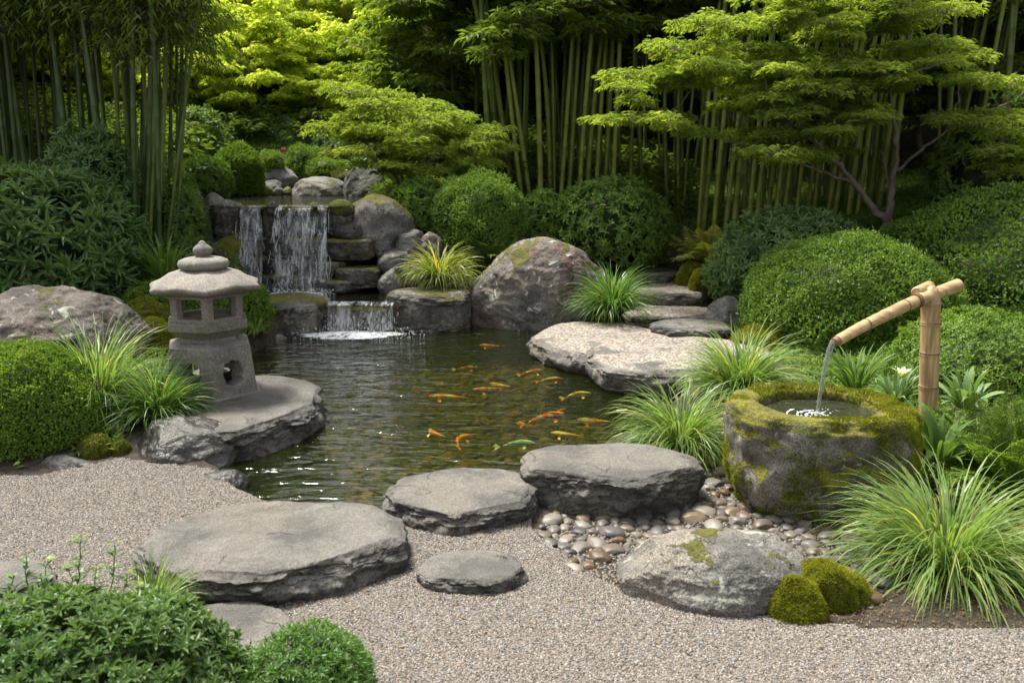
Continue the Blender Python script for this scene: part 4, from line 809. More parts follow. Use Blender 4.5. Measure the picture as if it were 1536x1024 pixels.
def maple(name, label, base, trunk_paths, padpts, rx, mat, seed, nspray=200, L=.06, W=.02, rz=.05, k=4):
    rs = np.random.RandomState(seed); np.random.seed(seed); root = thing(name, label, 'tree', tuple(base)); b0 = np.array(base); tb = MB(); ends = []
    for pts, r0, r1 in trunk_paths:
        p = np.array(pts, float) - b0; n_ = 24; q = np.stack([np.interp(np.linspace(0, 1, n_), np.linspace(0, 1, len(p)), p[:, i]) for i in range(3)], 1)
        for _ in range(3): q[1:-1] = (q[:-2] + 2 * q[1:-1] + q[2:]) / 4
        q[1:-1] += rs.randn(n_ - 2, 3) * .008; tube(tb, q, np.linspace(r0, r1, n_), 9); ends += [x for x in q[10:]]
    tb.build('trunk', M['bark'], root, (0, 0, 0), True); ends = np.array(ends); bb = MB(); mb = MB()
    order = np.argsort([np.min(np.linalg.norm(ends - (c - b0), axis=1)) for c in padpts]); nodes = list(ends); nr = [.016] * len(nodes)
    for i in order:
        C = padpts[i] - b0; arr = np.array(nodes); d = np.linalg.norm(arr - C, axis=1) + np.maximum(0, arr[:, 2] - C[2]) * 1.5; j = int(np.argmin(d)); A_ = arr[j]
        q = curve(A_, C - [0, 0, rz], 7, .07, .03, rs); ra = nr[j]; tube(bb, q, np.linspace(max(.006, ra * .8), .004, 7), 5, caps=False)
        for s_ in (3, 5, 6): nodes.append(q[s_]); nr.append(max(.005, ra * .72))
        for t_ in range(7):
            a = rs.rand() * 6.28; tube(bb, curve(C - [0, 0, rz], C + [math.cos(a) * rx * .8, math.sin(a) * rx * .8, rz * .2], 5, .04, .04, rs), np.linspace(.004, .0012, 5), 4, caps=False)
        ow = nrm(np.array([C[0], C[1], 0])) * .5
        pads(mb, C, rx * rs.uniform(.65, 1.25), rz, int(nspray * rs.uniform(.7, 1.2)), L, W, rs, k, ow)
    bb.build('branches', M['bark'], root, (0, 0, 0), True); mb.build('crown', M[mat], root); return root

# ------------------------------------------------------------------ bamboo
np.random.seed(2)
def culm_mesh(name, mat, r, Ht, bend, seed, pitch=.3):
    rs = np.random.RandomState(seed); zs_ = np.unique(np.round(np.concatenate([[0, Ht]] + [[k * pitch - .012, k * pitch, k * pitch + .012] for k in range(1, int(Ht / pitch) + 1)]), 4)); zs_ = zs_[(zs_ >= 0) & (zs_ <= Ht)]
    a = rs.rand() * 6.28; t = zs_ / Ht; off = bend * (t ** 2.2) + .01 * np.sin(t * 9 + seed); p = np.stack([off * math.cos(a), off * math.sin(a), zs_], 1)
    rad = r * (1 - .55 * t ** 1.5); nd = np.abs(((zs_ / pitch + .5) % 1) - .5) < .005; rad = rad * np.where(nd & (zs_ > .05), 1.13, 1.0)
    mb = MB(); tube(mb, p, rad, 10); return mb.mesh(name, M[mat], True), (a, bend, Ht)
def bam_foliage(name, mat, ctl, z0, z1, nb, seed, Lf=.12, spread=.75, nl=9):
    """leafy side branches between heights z0 and z1"""
    rs = np.random.RandomState(seed); a0, bend, Ht = ctl; mb = MB(); tb = MB()
    for q in range(nb):
        z = z0 + ((4.3 - z0) * rs.rand() if rs.rand() < .62 else (z1 - z0) * rs.rand() ** .8); t = z / Ht; b = np.array([bend * t ** 2.2 * math.cos(a0), bend * t ** 2.2 * math.sin(a0), z]); a = rs.rand() * 6.28; L_ = spread * rs.uniform(.35, 1.1)
        e = b + np.array([math.cos(a) * L_, math.sin(a) * L_, L_ * rs.uniform(-.15, .55)]); c = curve(b, e, 6, .10, .02, rs); tube(tb, c, np.linspace(.004, .0012, 6), 3, caps=False)
        n = int(nl * 2 * rs.uniform(.6, 1.3)); s_ = rs.uniform(.3, 1.05, n); P = np.stack([np.interp(s_, np.linspace(0, 1, 6), c[:, i]) for i in range(3)], 1) + rs.randn(n, 3) * .05
        bb = a + rs.randn(n) * .9; D = np.stack([np.cos(bb), np.sin(bb), -.35 - rs.rand(n) * .9], 1); leaves(mb, P, D, np.array([0, 0, 1.]) + rs.randn(n, 3) * .5, Lf * rs.uniform(.6, 1.2, n), .017, 'slim')
    mb.r = [np.asarray(x) for x in mb.r]; n0 = len(mb.v); mb.v += []; 
    for v, f, r_, m_ in zip(tb.v, tb.f, tb.r, tb.m): mb.v.append(v); mb.f.append(f + 0 + (mb.n)); mb.r.append(r_); mb.m.append(m_ + 1)
    mb.n += tb.n
    return mb.mesh(name, [M[mat], M['twig']])
def bam_set(kind, mat, leafmat, r, n, Ht, z0, nb, bend, Lf, **k):
    out = []
    for i in range(n):
        c, ctl = culm_mesh('culm', mat, r * (1 + .12 * (i % 3 - 1)), Ht, bend * (.4 + .3 * (i % 4)), 10 * len(kind) + i)
        out.append((c, bam_foliage('foliage', leafmat, ctl, z0, Ht, nb, 40 + i, Lf, **k)))
    return out
BL = bam_set('left', 'culm_dark', 'bleaf_y', .023, 5, 6.2, 1.95, 125, .7, .12)
BT = bam_set('thick', 'culm_light', 'bleaf_y', .036, 5, 6.4, 3.0, 100, .8, .13)
BC = bam_set('clumps', 'culm_mid', 'bleaf_y', .021, 5, 6.2, 2.4, 70, 1.3, .12)
BB = bam_set('back', 'culm_mid', 'bleaf_y', .030, 5, 6.2, 2.8, 100, .6, .12)
def bamboo(setn, i, x, y, lean, laz, label, group, sc=1.0):
    root = thing('bamboo', label, 'bamboo', (x, y, H(x, y) - .05), 0, group)
    q = Vector((math.cos(laz) * math.sin(lean), math.sin(laz) * math.sin(lean), math.cos(lean))).to_track_quat('Z', 'Y'); e = q.to_euler(); root.rotation_euler = e; root.scale = (sc, sc, 1)
    c, f = setn[i % len(setn)]; link('culm', c, root); link('foliage', f, root); return root
rs = np.random.RandomState(21); spots = []
def ok(x, y, dmin): 
    if any(math.hypot(x - a, y - b) < dmin for a, b in spots): return False
    spots.append((x, y)); return True
n = 0
for q in range(3000):                                   # dark grove on the left bank
    if n >= 78: break
    y = rs.uniform(8.6, 12.4); px = rs.uniform(-90, 262 + (12 - y) * 4); x = atY(px, 300, y)[0]
    if y < 9.4 and px < 150 and rs.rand() < .6: continue
    if not ok(x, y, .13): continue
    bamboo(BL, n, x, y, rs.uniform(0, .10) + .05 * (px > 180), rs.uniform(-1.2, 1.4), 'slender dark green bamboo in the grove on the left bank behind the glossy shrub', 'dark bamboo grove on the left bank', rs.uniform(.75, 1.25)); n += 1
for px, y, ln in [(190, 9.2, .01), (199, 9.35, .05), (205, 9.15, .09), (214, 9.3, .12), (221, 9.1, .15), (228, 9.3, .10), (234, 9.15, .19), (241, 9.35, .22), (184, 9.4, .03), (210, 9.5, .03), (247, 9.2, .25), (225, 9.5, .07)]:
    x = atY(px, 340, y)[0]; bamboo(BC, n, x, y, ln * .8, rs.uniform(-.2, .3), 'green bamboo of the clump leaning out beside the cascade plants', 'leaning bamboo clump left of the waterfall', rs.uniform(.8, 1.2)); n += 1
n = 0
for px, y in [(783, 12.2), (797, 12.3), (812, 12.0), (826, 12.4), (840, 12.1), (852, 12.3), (866, 11.95), (878, 12.3), (893, 12.1), (905, 12.45), (918, 12.2), (770, 12.6), (757, 12.8)]:
    x = atY(px, 300, y)[0]; spots.append((x, y)); bamboo(BT, n, x, y, rs.uniform(0, .05) + (.10 if px < 800 else .02), math.pi + rs.uniform(-.6, .6) if px < 830 else rs.uniform(-.5, .5), 'thick yellow-green bamboo in the bright row behind the round shrub', 'thick bamboos behind the round shrub', rs.uniform(.85, 1.1)); n += 1
for px in range(1045, 1340, 15):
    y = 11.3 + rs.uniform(-.2, .3); x = atY(px + rs.uniform(-5, 5), 300, y)[0]; spots.append((x, y)); bamboo(BT, n, x, y, rs.uniform(.0, .07), rs.uniform(-.4, .6), 'yellow-green bamboo in the row behind the spreading maple', 'bamboo row behind the spreading maple', rs.uniform(.7, 1.05)); n += 1
n = 0
for q in range(6000):                                   # darker culms packed behind
    if n >= 178: break
    y = rs.uniform(12.2, 14.4); px = rs.uniform(620, 1620); x = atY(px, 300, y)[0]
    if px > 1330: y2 = y - 1.6
    else: y2 = y
    if px < 730 and y2 < 13.4: continue
    if not ok(x, y2, .13): continue
    bamboo(BB, n, x, y2, rs.uniform(0, .12), rs.uniform(0, 6.28), 'slim shaded bamboo packed in the dark grove on the right bank', 'shaded bamboo grove behind the brighter culms', rs.uniform(.7, 1.15)); n += 1

# ------------------------------------------------------------------ far trees and woodland
def far_tree(label, mat, Ht, Rr, seed, group, cat='tree', nclump=95, per=120, L=.10, W=.036):
    rs = np.random.RandomState(seed); np.random.seed(seed); root = thing('broadleaf_tree', label, cat, (0, 0, 0), 0, group); mb = MB(); tb = MB()
    tube(tb, curve((0, 0, -.2), (.2, 0, Ht * .75), 10, 0, .012, rs), np.linspace(.11, .04, 10), 8)
    for i in range(nclump):
        d = nrm(rs.randn(3)); rr = rs.rand() ** .35; C = np.array([d[0] * Rr * rr, d[1] * Rr * rr, Ht * .55 + d[2] * Ht * .48 * rr]); C[2] = max(C[2], .25)
        if i % 3 == 0: tube(tb, curve((.1, 0, Ht * min(.7, .15 + rs.rand() * .5)), C, 6, .08, .04, rs), np.linspace(.03, .006, 6), 4, caps=False)
        pads(mb, C, Rr * rs.uniform(.22, .40), Rr * .07, per, L, W, rs, 4, nrm(np.array([d[0], d[1], 0.])) * .6, .45, .9)
    tb.build('trunk', M['bark'], root, (0, 0, 0), True); mb.build('crown', M[mat], root); return root
def place_copies(proto, pts, label, group):
    for i, (x, y, s_, rz) in enumerate(pts):
        if i == 0: proto.location = (x, y, H(x, y)); proto.scale = (s_,) * 3; proto.rotation_euler = (0, 0, rz)
        else: copy_tree(proto, (x, y, H(x, y)), rz, label, group, s_)
def X_(px, y): return float(atY(px, 200, y)[0])
L1 = 'bright yellow-green tree glowing beyond the waterfall'; G1 = 'sunlit trees beyond the waterfall'
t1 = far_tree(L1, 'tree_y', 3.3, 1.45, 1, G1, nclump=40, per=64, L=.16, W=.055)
rs = np.random.RandomState(61); hill = []
for k, y in enumerate(np.arange(15.4, 23.5, .95)):
    for px in np.arange(-80 + (k % 2) * 32, 690, 68): 
        if k == 0 and px > 600: continue
        hill.append((X_(px + rs.uniform(-12, 12), y), y + rs.uniform(-.25, .25), rs.uniform(.46, .66) + .03 * k - .12 * (k == 0), rs.rand() * 6))
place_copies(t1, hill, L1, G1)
L2 = 'mid green woodland tree on the slope behind the bamboo'; G2 = 'green trees on the slope behind the bamboo'
t2 = far_tree(L2, 'tree_g', 3.6, 1.6, 2, G2, nclump=48, per=70, L=.15, W=.055)
pts = []
for k, y in enumerate(np.arange(13.6, 22.5, 1.25)):
    for px in np.arange(-260 + (k % 2) * 45, -60, 90): pts.append((X_(px + rs.uniform(-15, 15), y), y + rs.uniform(-.3, .3), rs.uniform(.55, .75), rs.rand() * 6))
for px, y, s_ in [(640, 17.2, .8), (710, 17.4, 1.), (780, 17.6, 1.1), (700, 20, 1.2), (790, 21, 1.3), (600, 14.8, .5), (655, 15.2, .6)]: pts.append((X_(px, y), y, s_, rs.rand() * 6))
place_copies(t2, pts, L2, G2)
L3 = 'deep green woodland tree at the back of the grove'; G3 = 'dark trees at the back of the grove'
t3 = far_tree(L3, 'tree_g', 5.6, 2.3, 3, G3, nclump=70, per=80, L=.14, W=.05)
place_copies(t3, [(X_(px, y), y, s_, i * 1.1) for i, (px, y, s_) in enumerate([(860, 18.2, 1.), (960, 18.4, 1.), (1060, 17.8, 1.), (1160, 17.8, 1.), (1270, 17, 1.), (1380, 16.6, 1.), (1490, 15.6, 1.), (1600, 14.8, 1.), (1700, 13.6, 1.), (900, 22, 1.35), (1080, 22, 1.35), (1260, 21.5, 1.35), (1450, 20.5, 1.35), (1640, 19.5, 1.35), (780, 22.5, 1.3), (-160, 13.2, .9), (-110, 15.4, 1.), (-260, 11, .8), (1500, 12.8, .62), (1580, 11.6, .62)])], L3, G3)
np.random.seed(44); mb = MB(); P2 = inpoly([(-34, 25), (34, 25), (40, 46), (-40, 46)], 2300, np.random.RandomState(4)); rs = np.random.RandomState(8)
for (x, y), hz in zip(P2, height(P2[:, 0], P2[:, 1])): pads(mb, np.array([x, y, hz + rs.rand() * 3.0]), 1.0, .3, 26, .30, .13, rs, 3)
tag(mb.build('far_woods', M['tree_g']), kind='stuff')
mb = MB(); P2 = rs.uniform([-15, 12.4], [2.5, 24], (1500, 2)); P2 = P2[(sdist(P2, upp) > .4)]
for (x, y), hz in zip(P2, height(P2[:, 0], P2[:, 1])): pads(mb, np.array([x, y, hz + .12 + rs.rand() * .35]), .42, .12, 34, .13, .045, rs, 3, None, .1, .9)
tag(mb.build('undergrowth', M['tree_g']), kind='stuff')

# ------------------------------------------------------------------ the two maples
rs = np.random.RandomState(31)
sil = [(905, 178), (930, 118), (1000, 62), (1090, 8), (1190, -60), (1400, -70), (1440, 60), (1470, 100), (1560, 100), (1660, 150), (1660, 250), (1540, 290), (1440, 270), (1380, 222), (1290, 238), (1200, 235), (1110, 222), (1045, 226), (985, 208)]
ctr = inpoly(sil, 44, rs); pp = np.array([c_ + [rs.uniform(-85, 85), rs.uniform(-9, 9)] for c_ in ctr for _ in range(8)]); pp = pp[sdist(pp, np.array(sil, float)) < 6]; padp = []
for i, (x, y) in enumerate(pp): padp.append(atY(x, y, rs.uniform(8.4, 10.6) if x > 1050 else rs.uniform(8.6, 9.8)))
for x, y in [(925, 178), (955, 150), (985, 112), (1030, 92), (940, 130), (1000, 172), (1075, 60), (1120, 30), (1060, 200), (1180, 10)]: padp.append(atY(x, y, rs.uniform(8.7, 9.3)))
b = atY(1331, 362, 9.8); q = lambda x, y, Y=9.8: atY(x, y, Y)
maple('maple_tree', 'spreading maple with layered yellow-tipped leaves and a forked bare trunk above the hedges', b, [([b - [0, 0, .2], q(1329, 340), q(1332, 325)], .065, .052), ([q(1331, 330), q(1312, 318), q(1290, 285), q(1262, 252), q(1225, 215, 9.5), q(1170, 175, 9.2)], .046, .016), ([q(1331, 330), q(1338, 300), q(1336, 270), q(1348, 235), q(1340, 180), q(1330, 100)], .046, .014), ([q(1336, 285), q(1328, 255, 9.9), q(1322, 225, 10)], .02, .01), ([q(1340, 262), q(1380, 225, 9.7), q(1440, 185, 9.6), q(1500, 160, 9.5)], .02, .009), ([q(1280, 275), q(1225, 255, 9.5), q(1150, 225, 9.2), q(1060, 205, 9.1)], .018, .007)],
      padp, .27, 'maple', 5, 60, .075, .019, .035, 6)
rs = np.random.RandomState(33); pp = inpoly([(462, 195), (480, 150), (520, 128), (600, 126), (655, 160), (705, 178), (762, 205), (745, 240), (720, 290), (640, 305), (590, 300), (560, 262), (500, 238)], 80, rs)
b = atY(622, 322, 11.3); q = lambda x, y, Y=11.3: atY(x, y, Y)
maple('maple_tree', 'small bright maple with arching layered branches right of the waterfall', b, [([b - [0, 0, .2], q(612, 300), q(590, 262), q(560, 225), q(530, 200)], .03, .01), ([b - [0, 0, .1], q(628, 290), q(640, 250), q(655, 220)], .025, .01), ([q(612, 300), q(600, 250), q(585, 200), q(575, 160)], .02, .008)],
      [atY(x, y, rs.uniform(10.6, 12)) for x, y in pp], .32, 'maple', 8, 62, .078, .020, .04, 6)
rs = np.random.RandomState(35); b = atY(560, 300, 15); 
maple('maple_tree', 'tall green tree arching over between the sunlit trees and the bamboo', atY(640, 270, 14.2), [([atY(640, 270, 14.2), atY(650, 180, 14.2), atY(660, 80, 14), atY(650, -20, 14)], .06, .03), ([atY(650, 180, 14.2), atY(620, 110, 13.8), atY(590, 40, 13.5)], .035, .015), ([atY(655, 120, 14.2), atY(720, 60, 13.6), atY(780, 20, 13.2)], .035, .015)],
      [atY(x, y, rs.uniform(12.8, 15) if x < 740 else rs.uniform(11.2, 12.6)) for x, y in inpoly([(540, 150), (545, -40), (640, -70), (1050, -70), (1060, 10), (960, 50), (860, 40), (760, 62), (720, 120), (640, 175), (580, 170)], 150, rs)], .42, 'maple_d', 9, 56, .14, .036, .06)

# ------------------------------------------------------------------ shrubs, left side
shrub_px('clipped_shrub', 'tightly clipped boxwood ball beside the tall green grass tuft', 'shrub', -55, 144, 512, 700, 4.95, .82, 40000, .022, .012, 'box', lob=.05, freq=3, seed=3, zc=.5, shell=(.88, 1.))
shrub_px('shrub', 'big glossy shrub with long dark leaves above the brownish boulder', 'shrub', -140, 205, 255, 470, 7.9, 1.7, 13000, .15, .036, 'rhodo', 'ros', 'lance', lob=.16, freq=2.2, seed=4, k=8, up=.3)
shrub_px('shrub', 'dark drooping shrub at the foot of the bamboo above the big glossy shrub', 'shrub', 75, 200, 190, 345, 8.9, .8, 5200, .09, .02, 'rhodo', 'ros', 'slim', lob=.22, seed=5, k=6)
shrub_px('shrub', 'soft feathery green shrub left of the waterfall boulder', 'shrub', 215, 306, 258, 385, 9.6, .7, 6500, .06, .012, 'azalea', 'ros', 'slim', lob=.22, seed=6, k=6)
shrub_px('shrub', 'dark shrub behind the clipped ball above the upper pool', 'shrub', 275, 345, 236, 295, 11.8, .7, 3600, .06, .02, 'azalea', 'ros', 'dia', lob=.2, seed=7)
shrub_px('clipped_shrub', 'clipped light green ball shrub above the upper pool', 'shrub', 322, 396, 216, 286, 12.4, .72, 11000, .04, .02, 'box', lob=.08, seed=8)
shrub_px('shrub', 'small round light green bush behind the upper pool stones', 'shrub', 426, 480, 218, 264, 13.8, .6, 3200, .045, .016, 'azalea', lob=.15, seed=9)
shrub_px('shrub', 'low mossy green bush beside the upright pale boulder', 'shrub', 458, 512, 236, 266, 13.5, .5, 2200, .035, .015, 'azalea', lob=.15, seed=10)
for i, (x0, x1, yt, yb, Y) in enumerate([(335, 440, 160, 235, 15.5), (400, 480, 175, 240, 15.2), (470, 560, 185, 262, 14.6), (240, 350, 165, 265, 14), (525, 620, 210, 285, 13.6)]):
    shrub_px('shrub', ['dusky green bush far behind the clipped ball shrub', 'dusky green bush behind the red stone stack', 'dusky green bush behind the upright pale boulder', 'green bush rising behind the dark shrub by the upper pool', 'leafy bush under the small bright maple'][i], 'shrub', x0, x1, yt, yb, Y, 1.2, 7000, .085, .025, 'pale' if i < 3 else 'azalea', 'ros', 'slim', lob=.22, seed=12 + i)
tuft('strap_plant', 'dark strap-leaved plant between the glossy shrub and the lantern roof', 'plant', atY(248, 418, 7.9), .52, 90, .032, 'strap', 0, spread=1.1, droop=1.4, seed=4, r0=.10)
tuft('grass_tuft', 'tall arching grass tuft between the ball shrub and the lantern base', 'grass tuft', atY(152, 628, 5.35), .80, 700, .009, 'grass', 60, spread=1.0, droop=1.7, seed=5, r0=.05)
tuft('grass_tuft', 'lower grass tuft spilling against the lantern base', 'grass tuft', atY(240, 634, 5.2), .52, 700, .008, 'grass_g', 30, spread=1.25, droop=1.5, seed=6, r0=.04)
tuft('grass_tuft', 'small pale grass tuft between the lantern and the flat wet ledge', 'grass tuft', atY(384, 500, 7.7), .24, 160, .005, 'grass', 0, spread=1.2, droop=1.8, seed=7, r0=.03)
tuft('grass_tuft', 'golden grass tuft above the flat-topped mossy rock', 'grass tuft', atY(660, 430, 9.15), .66, 520, .014, 'grass_y', 40, spread=1.2, droop=2.0, seed=8, r0=.06)
tuft('grass_tuft', 'dark green grass tuft beside the rust-patched boulder and the steps', 'grass tuft', atY(918, 478, 8.45), .70, 800, .011, 'grass_g', 40, spread=1.25, droop=1.75, seed=9, r0=.05)
tuft('grass_tuft', 'wide grass tuft at the end of the gravel-topped slabs behind the basin', 'grass tuft', atY(1110, 604, 5.75), .68, 1000, .011, 'grass', 30, spread=1.3, droop=1.9, seed=10, r0=.07)
tuft('grass_tuft', 'grass tuft overhanging the water between the basin and the thick block', 'grass tuft', atY(1018, 684, 4.85), .60, 900, .009, 'grass', 60, spread=1.3, droop=2.3, seed=11, r0=.06)
tuft('grass_tuft', 'biggest grass tuft, arching over gravel and pebbles in front of the basin', 'grass tuft', atY(1415, 884, 3.42), .74, 1400, .0085, 'grass', 70, spread=1.35, droop=2.3, seed=12, r0=.07)
tuft('grass_tuft', 'thin grass tuft behind the flat rock at the edge of the privet bush', 'grass tuft', atY(228, 925, 2.85), .27, 260, .004, 'grass', 10, spread=1.35, droop=1.2, seed=13, r0=.03)
tuft('strap_plant', 'upright broad-bladed plant under the bamboo pipe behind the basin', 'plant', atY(1283, 585, 5.3), .36, 110, .017, 'strap', 0, spread=.95, droop=1.1, seed=14, r0=.06)
tuft('hosta', 'glossy green broad-leaved plant at the foot of the bamboo post beside the basin', 'plant', atY(1408, 692, 4.2), .34, 40, .05, 'strap', 0, spread=1.35, droop=1.4, seed=15, r0=.05)
tuft('hosta', 'grey-green broad-leaved plant right of the bamboo post', 'plant', atY(1448, 612, 4.75), .30, 34, .04, 'pale', 0, spread=1.2, droop=1.2, seed=16, r0=.04)
lp = tuft('lily_plant', 'pale-edged leafy plant with a cream flower beside the bamboo post', 'plant', atY(1342, 604, 4.95), .28, 60, .026, 'pale', 0, spread=1.25, droop=1.1, seed=17, r0=.04)
mb = MB(); a = np.arange(7) * .9; D = np.stack([np.cos(a) * .6, np.sin(a) * .6, 0 * a + .8], 1); leaves(mb, np.zeros((7, 3)) + [0, -.05, .17], D, D * 0 + [0, 0, 1.], .08, .035, 'lance'); 
M['petal'] = mat_leaf('cream_petal', (.65, .62, .45), (.75, .72, .55), .3, .5); mb.build('flower', M['petal'], lp)
fern('fern', 'feathery bright green fern beside the biggest grass tuft', 'fern', atY(1520, 735, 4.0), 34, .50, 'fern', 3, .02)
fern('fern', 'feathery fern behind the broad-leaved plants at the right border', 'fern', atY(1475, 690, 4.4), 22, .42, 'fern', 4, .02)
fern('fern', 'yellowing fern at the top of the stone steps', 'fern', atY(1062, 402, 10.2), 30, .62, 'fern_y', 5, .035, sub=False, pin=20)
fern('fern', 'dark green fern under the round shrub beside the rust-patched boulder', 'fern', atY(745, 395, 9.9), 24, .42, 'azalea', 6, .03, sub=False, pin=18)
shrub_px('shrub', 'low fresh green creeping bush behind the lantern roof, above the moss bank', 'shrub', 186, 262, 424, 478, 7.6, .6, 5200, .04, .015, 'box', 'ros', 'dia', lob=.25, seed=41)
shrub_px('shrub', 'small fresh green bush right of the lantern light box', 'shrub', 366, 404, 428, 492, 7.9, .35, 3200, .035, .013, 'box', 'ros', 'dia', lob=.25, seed=42)
shrub_px('shrub', 'tiny green bush left of the red stone stack', 'shrub', 388, 424, 226, 256, 13.2, .45, 2600, .04, .015, 'azalea', lob=.2, seed=43)
# right side shrubs
shrub_px('clipped_shrub', 'clipped hedge mound behind the bamboo pipe', 'shrub', 1122, 1425, 352, 528, 7.6, 1.8, 46000, .036, .019, 'hedge', lob=.07, freq=3.5, seed=20, zc=.4, shell=(.9, 1.))
shrub_px('clipped_shrub', 'tallest clipped hedge mound rising behind the top of the bamboo post', 'shrub', 1325, 1720, 285, 500, 8.2, 2.4, 48000, .040, .021, 'hedge', lob=.09, freq=3.5, seed=21, zc=.4, shell=(.9, 1.))
shrub_px('shrub', 'bright yew-like bush right of the bamboo post', 'shrub', 1335, 1620, 470, 625, 5.9, 1.1, 40000, .036, .010, 'box', 'ros', 'slim', lob=.14, freq=3, seed=22, k=6)
shrub_px('shrub', 'pale leafy shrub between the stone steps and the hedge mounds', 'shrub', 1065, 1318, 318, 455, 9.0, 1.3, 9000, .095, .026, 'pale', 'ros', 'lance', lob=.16, seed=23, k=7)
shrub_px('shrub', 'glossy green shrub above the topmost step', 'shrub', 820, 1005, 268, 392, 10.6, 1.3, 9000, .085, .026, 'azalea', 'ros', 'lance', lob=.15, seed=24, k=7)
shrub_px('clipped_shrub', 'round clipped shrub on short stems left of the thick bamboos', 'shrub', 648, 792, 256, 378, 10.3, 1.1, 24000, .042, .018, 'azalea', lob=.10, freq=3, seed=25)
shrub_px('shrub', 'leafy filler bush between the round clipped shrub and the glossy green shrub', 'shrub', 770, 850, 285, 385, 10.6, .7, 4500, .07, .024, 'azalea', 'ros', 'dia', lob=.2, seed=26)
shrub_px('shrub', 'low leafy bush under the small maple above the cascade wall', 'shrub', 585, 665, 270, 345, 10.5, .8, 4200, .075, .028, 'azalea', 'ros', 'dia', lob=.2, seed=27)
shrub_px('shrub', 'dark large-leaved shrub under the right half of the spreading maple', 'shrub', 1395, 1640, 150, 330, 9.6, 1.4, 6500, .09, .034, 'azalea', 'ros', 'dia', lob=.2, seed=28)
# front left bush and cushion
fgx = shrub_px('shrub', 'glossy privet bush filling the bottom corner in front of the flat rocks', 'shrub', -130, 362, 918, 1150, 2.30, .78, 34000, .042, .014, 'fg', 'ros', 'lance', lob=.16, freq=3.5, seed=30, k=8, up=.5, shell=(.72, 1.))
mb = MB(); tb = MB(); rs = np.random.RandomState(9); C0 = np.array(fgx.location)
for px, pt in [(122, 808), (172, 816), (40, 834), (72, 842), (105, 850), (145, 850), (190, 858), (60, 860), (20, 862), (215, 880)]:
    a_ = atY(px + rs.uniform(-10, 10), 935, 2.55) - C0; b_ = atY(px, pt, 2.62) - C0; c = curve(a_, b_, 10, .0, .02, rs); tube(tb, c, np.linspace(.003, .0016, 10), 5)
    for s_ in range(2, 10):
        for w_ in range(3): 
            an = rs.rand() * 6.28; leaves(mb, c[s_][None], np.array([[math.cos(an), math.sin(an), .55]]), np.array([[0, 0, 1.]]), .052 * (1.1 - s_ * .05), .012, 'slim', np.array([rs.rand() * .9 if s_ < 9 else .99]))
mb.build('young_shoots', M['fg'], fgx); tb.build('shoot_stems', M['fern'], fgx)
shrub_px('conifer_cushion', 'low bright conifer cushion at the bottom edge of the gravel', 'shrub', 362, 560, 952, 1080, 2.42, .40, 15000, .026, .0045, 'conifer', 'ros', 'slim', lob=.14, freq=4, seed=31, k=7, up=.8)

# ------------------------------------------------------------------ moss mounds and ground cover
def moss_mound(label, x0, x1, yt, yb, Y, dep, n, mat='moss', seed=0, ln=.014, wd=.0028, group=None):
    cx, z0, z1, wd_ = box(x0, x1, yt, yb, Y); z1 += (z1 - z0) * .15; root = thing('moss_mound', label, 'moss', (cx, Y, z0), 0, group); v, f = rock_v(wd_ / 2, dep / 2, z1 - z0, seed + 500, 'b', 5, cuts=1, bury=.35, rough=1.9)
    MB().add(v, f).build('cushion', M['mossy'], root, (0, 0, 0), True); rg = np.random.RandomState(seed); P, N = surf_sample(v, f, n, rg); N *= np.where(((P) * N).sum(1) < 0, -1, 1)[:, None]; kz = (P[:, 2] > -.01)
    mb = MB(); moss_blades(mb, P[kz], N[kz], ln, wd); mb.build('moss', M[mat], root)
moss_mound('largest bright green moss mound beside the low front boulder', 1172, 1284, 856, 936, 3.12, .28, 32000, seed=1)
moss_mound('small round moss mound in front of the largest one', 1152, 1238, 880, 945, 2.98, .18, 20000, seed=2)
moss_mound('moss mound against the side of the low front boulder', 1126, 1184, 868, 930, 3.08, .16, 10000, seed=3)
moss_mound('moss mound trailing off towards the biggest grass tuft', 1240, 1310, 870, 930, 3.14, .18, 10000, 'moss', seed=4)
moss_mound('dark moss ball under the clipped boxwood ball', 116, 170, 658, 694, 4.75, .2, 8000, 'moss_d', seed=5)
moss_mound('small moss lump between the moss ball and the dark jagged rock', 165, 196, 664, 690, 4.78, .12, 4000, 'moss_d', seed=6)
for i, (x0, x1, yt, yb, Y, lab) in enumerate([(178, 262, 456, 500, 7.3, 'yellow-green moss bank behind the lantern'), (190, 270, 485, 540, 6.8, 'mossy bank between the brownish boulder and the lantern'), (395, 440, 462, 505, 8.5, 'mossy hump beside the flat wet ledge'), (358, 396, 500, 530, 8.0, 'low green moss hump at the waterline behind the lantern'),
                                     (880, 935, 474, 492, 8.6, 'thin moss patch under the dark green grass tuft'), (1015, 1060, 398, 430, 9.9, 'mossy hump beside the topmost step'), (1035, 1075, 408, 440, 9.5, 'mossy hump between the steps and the pale leafy shrub'), (1095, 1180, 495, 540, 7.2, 'mossy stone bank behind the wide grass tuft')]):
    moss_mound(lab, x0, x1, yt, yb, Y, (x1 - x0) / F * Y * .9, 14000, 'moss' if i not in (3,) else 'moss_d', 20 + i, .018, .005)
